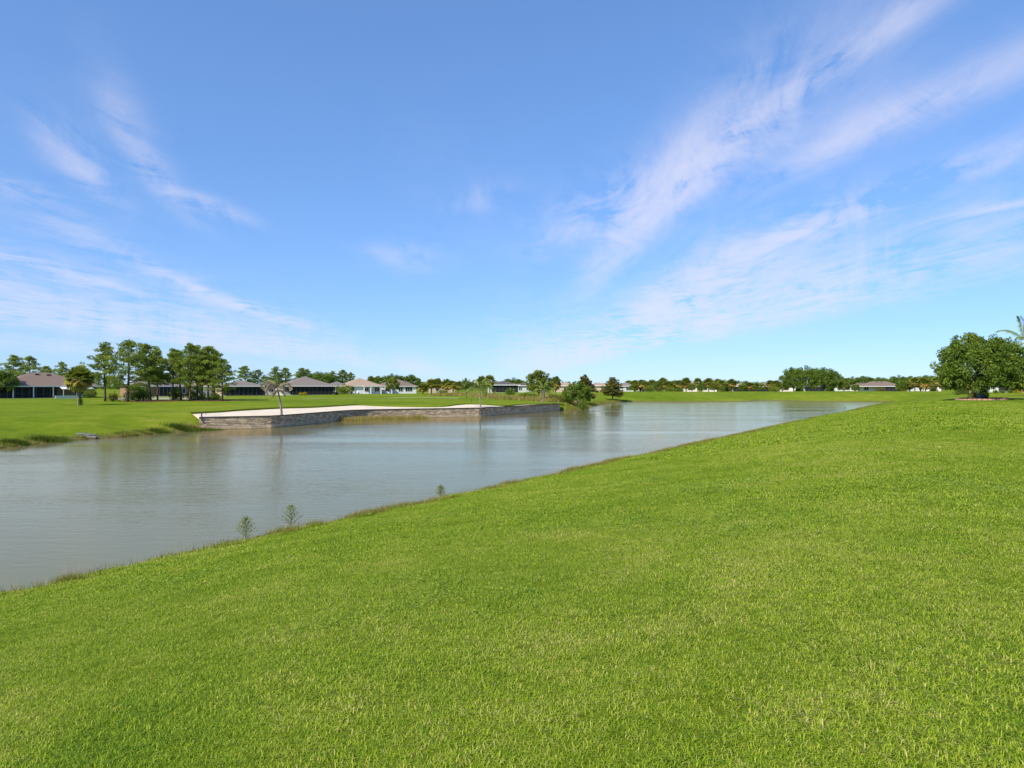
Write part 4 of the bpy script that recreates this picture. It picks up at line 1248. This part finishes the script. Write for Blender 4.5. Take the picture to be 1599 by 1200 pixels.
bush(1541, 79.5, 609, 9, 'oak', 'dark bush beside the planter under the right hand oak', 'bushes in the oak bed')
bush(1520, 83, 612, 16, 'cypress', 'reddish low shrub left of the planter under the oak', 'bushes in the oak bed')
for i, x in enumerate((1500, 1512, 1524, 1536)):
    bush(x, 140, (597, 600, 596, 599)[i], 18, ('oak', 'cypress', 'oak', 'oak')[i], f'{ORD[i]} tall dark bush from the left behind the trunk of the right hand oak', 'tall bushes behind the right hand oak')
for i, x in enumerate((1555, 1566, 1578)):
    bush(x, 147, 609, 10, 'oak', f'{ORD[i]} dark foundation shrub from the left before the white columns', 'shrubs before the columned house')
bush(1590, 146, 607, 14, 'yellow', 'yellow flowering shrub before the white columns at the right edge', 'shrubs before the columned house')

# kerb before the brick house, pale strip across the green, stakes, outfall slabs
kb = MB()
kx = [gpx(x, 128) for x in np.linspace(174, 335, 24)]
for a, b in zip(kx[:-1], kx[1:]):
    za, zb = tz(*a), tz(*b)
    kb.add([(a[0], a[1], za - .2), (b[0], b[1], zb - .2), (b[0], b[1] + .5, zb - .2), (a[0], a[1] + .5, za - .2), (a[0], a[1], za + .38), (b[0], b[1], zb + .38), (b[0], b[1] + .5, zb + .38), (a[0], a[1] + .5, za + .38)], [(0, 1, 5, 4), (4, 5, 6, 7), (2, 3, 7, 6)])
tag(kb.build('garden_wall', G['concrete']), 'low pale concrete garden wall running behind the pine grove', 'wall')
pp = MB()
sx = [gpx(x, 128 + 4 * math.sin((x - 515) / 60)) for x in np.linspace(470, 715, 40)]
for a, b in zip(sx[:-1], sx[1:]):
    za, zb, zc, ze = tz(a[0], a[1]), tz(b[0], b[1]), tz(b[0], b[1] + 4.5), tz(a[0], a[1] + 4.5)
    pp.add([(a[0], a[1], za + .05), (b[0], b[1], zb + .05), (b[0], b[1] + 4.5, zc + .05), (a[0], a[1] + 4.5, ze + .05)], [(0, 1, 2, 3)])
tag(pp.build('path', G['palepath']), 'pale worn strip running across the green behind the bunker', 'path', kind='structure')


def stake(x, d, h, r, mat, label, name='stake', base=None):
    X, Y = gpx(x, d); z = tz(X, Y) if base is None else base
    m = MB(); m.tube([(0, 0, -.2), (0, 0, h * .94), (0, 0, h)], [r, r, r * .55], 8)
    o = m.build(name, G[mat]); o.location = (X, Y, z)
    tag(o, label, 'stake', 'stakes by the bunker')


stake(315.5, 58.0, .62, .055, 'frame', 'short dark post at the left end of the block wall', 'marker_post', 0.95)
stake(322, 60.5, .5, .02, 'frame', 'thin stake in the sand beside the short dark post', base=1.1)
stake(736.5, 97, .75, .03, 'frame', 'thin stake on the grass behind the weeping palm')
sl_root = empty('outfall_slab', (*gpx(130, 47.9), 0.0))
for k, (a, b, w_, d_, t_, rz_) in enumerate([(-.6, .7, .6, .4, .10, .2), (.0, .35, .6, .4, .08, -.1), (.55, .05, .8, .3, .08, .05), (-.2, .85, .4, .3, .10, .6), (.25, .75, .4, .3, .08, -.4)]):
    zz = max(.06, tz(sl_root.location.x + a, sl_root.location.y + b)) + .05
    mtx = Matrix.Translation((a, b, zz)) @ Matrix.Rotation(rz_, 4, 'Z') @ Matrix.Rotation(.12, 4, 'X')
    m = MB(); m.box(-w_ / 2, w_ / 2, -d_ / 2, d_ / 2, -t_, t_ * .5, mtx=mtx); m.build('slab', G['wet'], sl_root)
tag(sl_root, 'flat broken concrete slabs at the water edge on the left bank', 'slab')


# ------------------------------------------------------------------ weeds, grass
def blade_tris(P, h, w, lean, rr):
    n = len(P)
    az = rr.uniform(0, 2 * math.pi, n)
    hh = h * rr.uniform(.55, 1.25, n); ww = w * rr.uniform(.7, 1.3, n)
    l = lean * rr.uniform(.2, 1.3, n) * hh
    la = rr.uniform(0, 2 * math.pi, n)
    a = np.stack([np.cos(az) * ww / 2, np.sin(az) * ww / 2, np.zeros(n)], 1)
    tip = np.stack([np.cos(la) * l, np.sin(la) * l, np.sqrt(np.maximum(hh ** 2 - l ** 2, (hh * .25) ** 2))], 1)
    V = np.stack([P - a, P + a, P + tip], 1).reshape(-1, 3)
    return V, np.arange(3 * n).reshape(n, 3)


def weeds(name, label, spots, mat='weed', parent=None):
    """spots: list of (points xy array, height, width, lean, tone mean, tone spread)"""
    rr = np.random.default_rng(hash(label) % 1000 if False else len(label))
    Vs, Fs, T, b = [], [], [], 0
    for P, h, w, lean, tm, ts in spots:
        P = np.asarray(P)
        z = np.maximum(terrain(P), -0.1) - 0.01
        V, Fc = blade_tris(np.column_stack([P, z]), h, w, lean, rr)
        Vs.append(V); Fs.append(Fc + b); b += len(V); T.append(np.clip(rr.normal(tm, ts, len(P)), 0, 1))
    o = link(name, mesh_np(name, np.concatenate(Vs), np.concatenate(Fs), G[mat], np.concatenate(T)))
    tag(o, label, 'weeds', kind='stuff')
    return o


def along(line, n, w, rr, side=1, power=1.0):
    cum = np.concatenate([[0], np.cumsum(np.hypot(*np.diff(line, axis=0).T))])
    s = rr.uniform(0, cum[-1], n)
    s = np.clip(s + 0.55 * np.sin(s * 1.7) + 0.35 * np.sin(s * 4.3 + 1) + 1.4 * np.sin(s * .45), 0, cum[-1])      # gathers into clumps
    P = np.stack([np.interp(s, cum, line[:, 0]), np.interp(s, cum, line[:, 1])], 1)
    k = np.clip(np.searchsorted(cum, s) - 1, 0, len(line) - 2)
    t = line[k + 1] - line[k]; t /= np.linalg.norm(t, axis=1)[:, None]
    nrm = np.stack([t[:, 1], -t[:, 0]], 1) * side
    return P + nrm * (rr.uniform(0, 1, n) ** power * w)[:, None]


rr = np.random.default_rng(99)
ns = near_shore[(near_shore[:, 1] > 2) & (near_shore[:, 1] < 70)]
nf = near_shore[near_shore[:, 1] > 68]
weeds('shore_weeds', 'straw tipped weeds fringing the near shore of the pond',
      [(along(ns, 26000, 0.9, rr, 1, 1.3), .17, .010, .6, .45, .2), (along(ns, 24000, 1.1, rr, 1, 1.3), .20, .008, .7, .70, .16), (along(ns, 2600, 0.8, rr, 1), .34, .006, .5, .90, .1), (along(ns, 5000, 0.35, rr, -1), .16, .008, .6, .7, .2), (along(nf, 9000, 0.9, rr, 1), .22, .02, .6, .5, .25)])
ls = left_shore[(left_shore[:, 1] > 36) & (left_shore[:, 1] < 58.5)]


def blob(cx, cy, a, b, n): 
    p = rr.normal(0, .45, (n, 2)); return p * (a, b) + (cx, cy)


weeds('bank_weeds', 'dark green weeds growing along the left bank of the pond',
      [(along(ls, 9000, 1.3, rr, 1, 1.4), .17, .025, .6, .52, .22)] +
      [(blob(*wpx(x, y), a, .35, n), h, .03, .6, .16, .15) for x, y, a, n, h in ((25, 696, 1.0, 1200, .36), (75, 691, 1.4, 1700, .42), (95, 689, 1.0, 900, .36), (250, 677, 1.0, 1100, .36), (285, 674.5, 1.3, 1700, .42), (318, 672.5, 1.3, 1500, .36), (335, 671.5, .9, 800, .26))] +
      [(blob(*gpx(x, d), .7, .5, 600), .4, .025, .6, .92, .10) for x, d in ((306, 57.2), (320, 57.6))])
nk = [(-18.2, 73.2), (-17.4, 74.6), (-16.4, 75.6), (-15.0, 76.5), (-13.4, 77.3), (-11.5, 78.2)]
weeds('marsh_weeds', 'yellow brown marsh weeds filling the bend of the block wall',
      [(blob(x + .5, y - .5, 1.2, .9, 1700), .55, .035, .55, .82, .15) for x, y in nk] + [(blob(x + .9, y - 1.3, 1.4, .5, 1200), .26, .03, .7, .62, .12) for x, y in nk])
fs = far_shore[(far_shore[:, 0] < 30) & (far_shore[:, 1] > 98)]
weeds('far_weeds', 'rough tan brush on the bank behind the right end of the bunker',
      [(along(fs, 5000, 2.5, rr, 1), .35, .05, .6, .5, .25)] + [(blob(*gpx(x, d), 4.0, 4.0, 2200), .75, .07, .5, .72, .2) for x, d in ((785, 128), (810, 124), (835, 122), (860, 118), (880, 116), (700, 150), (728, 150), (765, 140))])


# saplings by the near shore
def sapling(x, ybase, ytop, label, seed):
    X, Y = wpx(x, ybase)
    d = Y
    H = (ybase - ytop) * d / F
    X, Y = X + 0.12, Y - 0.22
    rr = np.random.default_rng(seed)
    root = empty('sapling', (X, Y, tz(X, Y)))
    st = MB(); st.tube([(0, 0, -.05), (.01, 0, H * .5), (0, .01, H * .95)], [.008, .006, .002], 6)
    C, T = [], []
    for i in range(40):
        t = (i + rr.uniform()) / 40
        z = H * (.16 + .8 * t); L = H * .42 * (1 - t) ** .6 * rr.uniform(.7, 1.1) + .02
        az = i * 2.4
        b = np.array([math.cos(az) * L, math.sin(az) * L, z + L * .7])
        limb(st, (0, 0, z), b, .0035, .0012, rr, 0.0, 4)
        for q in np.linspace(.25, 1.05, 9):
            C.append(np.array([0, 0, z]) * (1 - q) + b * q + rr.normal(0, .010, 3)); T.append(rr.uniform(.55, 1.0))
    C = np.array(C)
    C = np.concatenate([C, C + rr.normal(0, .012, C.shape)]); T = np.array(T + T)
    V, Fq, T = leaf_quads(C, .036, .34, rr, .5, T)
    st.build('stem', G['bark'], root, True)
    link('foliage', mesh_np('foliage', V, Fq, G['bright'], T), root)
    tag(root, label, 'sapling', 'saplings on the near shore')


sapling(382, 845, 806, 'wispy sapling furthest left on the near shore', 1)
sapling(452, 826, 784, 'tallest wispy sapling on the near shore, middle of three', 2)
sapling(684, 780, 758, 'small wispy sapling on the near shore, right of the other two', 3)
sapling(1317, 643, 634, 'tiny far sapling near the narrow right end of the pond', 4)


# lawn blades: patches of real blades, scattered by geometry nodes over the near bank
def grass_patch(name, size, n, h, w, seed, lean=.75):
    r = np.random.default_rng(seed)
    # tufts
    k = n // 9
    c = r.uniform(-size / 2, size / 2, (k, 2))
    P = np.repeat(c, 9, 0) + r.normal(0, 0.018 + 0.01 * size, (k * 9, 2))
    tone_c = np.repeat(np.clip(r.normal(.5, .16, k), 0, 1), 9)
    m = len(P)
    az = r.uniform(0, 2 * math.pi, m); hh = h * r.uniform(.5, 1.25, m); ww = w * r.uniform(.7, 1.3, m)
    el = r.uniform(R(6), R(62), m)
    d = np.stack([np.cos(az), np.sin(az), np.zeros(m)], 1); s = np.stack([-np.sin(az), np.cos(az), np.zeros(m)], 1) * ww[:, None] / 2
    B = np.column_stack([P, np.full(m, -0.01)])
    mid = B + d * (np.cos(el) * hh * .42)[:, None] + np.array([0, 0, 1]) * (np.sin(el) * hh * .62)[:, None]
    tip = B + d * (np.cos(el) * hh * 1.1)[:, None] + np.array([0, 0, 1]) * (np.sin(el) * hh * .66)[:, None]
    V = np.stack([B - s, B + s, mid + s * .8, mid - s * .8, tip], 1).reshape(-1, 3)
    b = np.arange(m)[:, None] * 5
    F4 = np.concatenate([np.concatenate([b, b + 1, b + 2], 1), np.concatenate([b, b + 2, b + 3], 1), np.concatenate([b + 3, b + 2, b + 4], 1)])
    tn = np.clip(tone_c + r.normal(0, .14, m), 0, .93)
    dry = r.uniform(0, 1, m) < .022
    tn[dry] = r.uniform(.9, 1.0, dry.sum())
    return mesh_np(name, V, F4, G['blade'], np.tile(tn, 3))


def scatter(name, label, protos, pts, scale):
    """POINTS (n,2) on the ground; each carries a patch tilted to the slope"""
    z = terrain(pts); e = .4
    gx = (terrain(pts + (e, 0)) - terrain(pts - (e, 0))) / (2 * e); gy = (terrain(pts + (0, e)) - terrain(pts - (0, e))) / (2 * e)
    me = bpy.data.meshes.new(name)
    me.vertices.add(len(pts)); me.vertices.foreach_set('co', np.column_stack([pts, z]).astype(np.float32).ravel())
    rot = np.empty((len(pts), 3), np.float32)
    for i in range(len(pts)):
        nrm = Vector((-gx[i], -gy[i], 1)).normalized()
        q = Vector((0, 0, 1)).rotation_difference(nrm) @ Euler((0, 0, rng.uniform(0, 6.28))).to_quaternion()
        rot[i] = q.to_euler()
    a = me.attributes.new('rot', 'FLOAT_VECTOR', 'POINT'); a.data.foreach_set('vector', rot.ravel())
    a = me.attributes.new('scl', 'FLOAT', 'POINT'); a.data.foreach_set('value', (scale * rng.uniform(.8, 1.2, len(pts)) * (1 + .16 * np.sin(pts[:, 0] * 1.3 + 2 * np.sin(pts[:, 1] * .7)) * np.sin(pts[:, 1] * 1.1 + pts[:, 0] * .4))).astype(np.float32))
    a = me.attributes.new('pick', 'INT', 'POINT'); a.data.foreach_set('value', rng.integers(0, len(protos), len(pts)).astype(np.int32))
    o = link(name, me)
    cl = bpy.data.collections.new(name + '_patches')
    for i, p in enumerate(protos):
        cl.objects.link(bpy.data.objects.new(f'grass_patch_{i}', p))
    ng = bpy.data.node_groups.new(name, 'GeometryNodeTree')
    ng.interface.new_socket('Geometry', in_out='INPUT', socket_type='NodeSocketGeometry')
    ng.interface.new_socket('Geometry', in_out='OUTPUT', socket_type='NodeSocketGeometry')
    n, l = ng.nodes, ng.links
    gi, go = n.new('NodeGroupInput'), n.new('NodeGroupOutput')
    ci = n.new('GeometryNodeCollectionInfo'); ci.inputs['Collection'].default_value = cl
    ci.inputs['Separate Children'].default_value = True; ci.inputs['Reset Children'].default_value = True
    ip = n.new('GeometryNodeInstanceOnPoints'); ip.inputs['Pick Instance'].default_value = True

    def attr(nm, ty):
        k = n.new('GeometryNodeInputNamedAttribute'); k.data_type = ty; k.inputs['Name'].default_value = nm; return k.outputs['Attribute']
    er_ = n.new('FunctionNodeEulerToRotation')
    l.new(attr('rot', 'FLOAT_VECTOR'), er_.inputs[0])
    l.new(gi.outputs[0], ip.inputs['Points']); l.new(ci.outputs[0], ip.inputs['Instance']); l.new(attr('pick', 'INT'), ip.inputs['Instance Index'])
    l.new(er_.outputs[0], ip.inputs['Rotation']); l.new(attr('scl', 'FLOAT'), ip.inputs['Scale'])
    l.new(ip.outputs[0], go.inputs[0])
    md = o.modifiers.new('scatter', 'NODES'); md.node_group = ng
    tag(o, label, 'grass', kind='stuff')
    return o


def lawn_points(r0, r1, step, half=44):
    n = int(r1 / step) + 2
    gx_, gy_ = np.meshgrid(np.arange(-n, n + 1) * step, np.arange(-4, n + 1) * step)
    P = np.stack([gx_.ravel(), gy_.ravel()], 1)
    P = P + rng.uniform(-.35, .35, P.shape) * step
    r = np.hypot(P[:, 0], P[:, 1]); az = np.degrees(np.arctan2(P[:, 0], P[:, 1]))
    P = P[(r > r0) & (r < r1) & (np.abs(az) < half)]
    ok = ~inside(P, pond) & (dist_poly(P, pond) > step * .45)
    side = (P[:, 0] - p0[0]) * dirS[1] - (P[:, 1] - p0[1]) * dirS[0] > 0
    return P[ok & side]


scatter('near_grass', 'dense blades of mown grass close to the camera', [grass_patch('near_patch', .5, 1900, .052, .0040, 200 + i) for i in range(7)], lawn_points(1.2, 11.5, .30, 54), 1.0)
scatter('mid_grass', 'mown grass on the slope of the near bank', [grass_patch('mid_patch', 1.0, 2600, .066, .0068, 300 + i) for i in range(5)], lawn_points(10.0, 32, .62, 41), 1.0)
scatter('far_grass', 'mown grass further along the lawn to the right', [grass_patch('far_patch', 2.5, 2200, .095, .022, 400 + i) for i in range(5)], lawn_points(29, 85, 1.6, 41), 1.0)


def clover_patch(name, size, n, seed):
    r = np.random.default_rng(seed)
    P = r.normal(0, size * .33, (n, 2))
    C = np.column_stack([P, r.uniform(.022, .05, n)])
    a = r.uniform(0, 6.28, n); s_ = r.uniform(.007, .014, n)[:, None]
    t = r.normal(0, .3, (n, 2))
    u = np.stack([np.cos(a), np.sin(a), t[:, 0]], 1); v = np.stack([-np.sin(a), np.cos(a), t[:, 1]], 1)
    V = np.stack([C - u * s_, C - v * s_ * .8, C + u * s_, C + v * s_ * .8], 1).reshape(-1, 3)
    return mesh_np(name, V, np.arange(4 * n).reshape(n, 4), G['clover'], r.uniform(0, 1, n))


G['clover'] = toned('clover_leaf', [(0.0, (0.15, 0.26, 0.018)), (1.0, (0.30, 0.42, 0.045))], 0.55, 0.3, 0.05)
cp = lawn_points(6.0, 22, .62)
keep = (np.sin(cp[:, 0] * .9 + 1.3 * np.sin(cp[:, 1] * .6)) * np.sin(cp[:, 1] * .75 + .8 * np.sin(cp[:, 0] * .5)) > .58) & (rng.uniform(0, 1, len(cp)) < .75)
scatter('clover', 'scattered broad leaved clover growing through the near lawn', [clover_patch('clover_patch', .6, 190, 500 + i) for i in range(4)], cp[keep], 1.0)

# white chairs on the terrace of the first white house
for i, x in enumerate((553, 558, 564)):
    X, Y = gpx(x, 219); r_ = empty('patio_chair', (X, Y, tz(X, Y)), (.4, -.2, .6)[i])
    MB().box(-.3, .3, -.3, .3, .38, .46).build('seat', G['white'], r_)
    MB().box(-.3, .3, .24, .32, .461, 1.0).build('backrest', G['white'], r_)
    for a in (-.26, .26):
        for b in (-.26, .26): MB().box(a - .04, a + .04, b - .04, b + .04, -.05, .379).build('leg', G['white'], r_)
        MB().box(a - .04, a + .04, -.3, .238, .6, .65).build('armrest', G['white'], r_)
    tag(r_, f'{("left", "middle", "right")[i]} of three white patio chairs before the first white house', 'chair', 'white patio chairs')
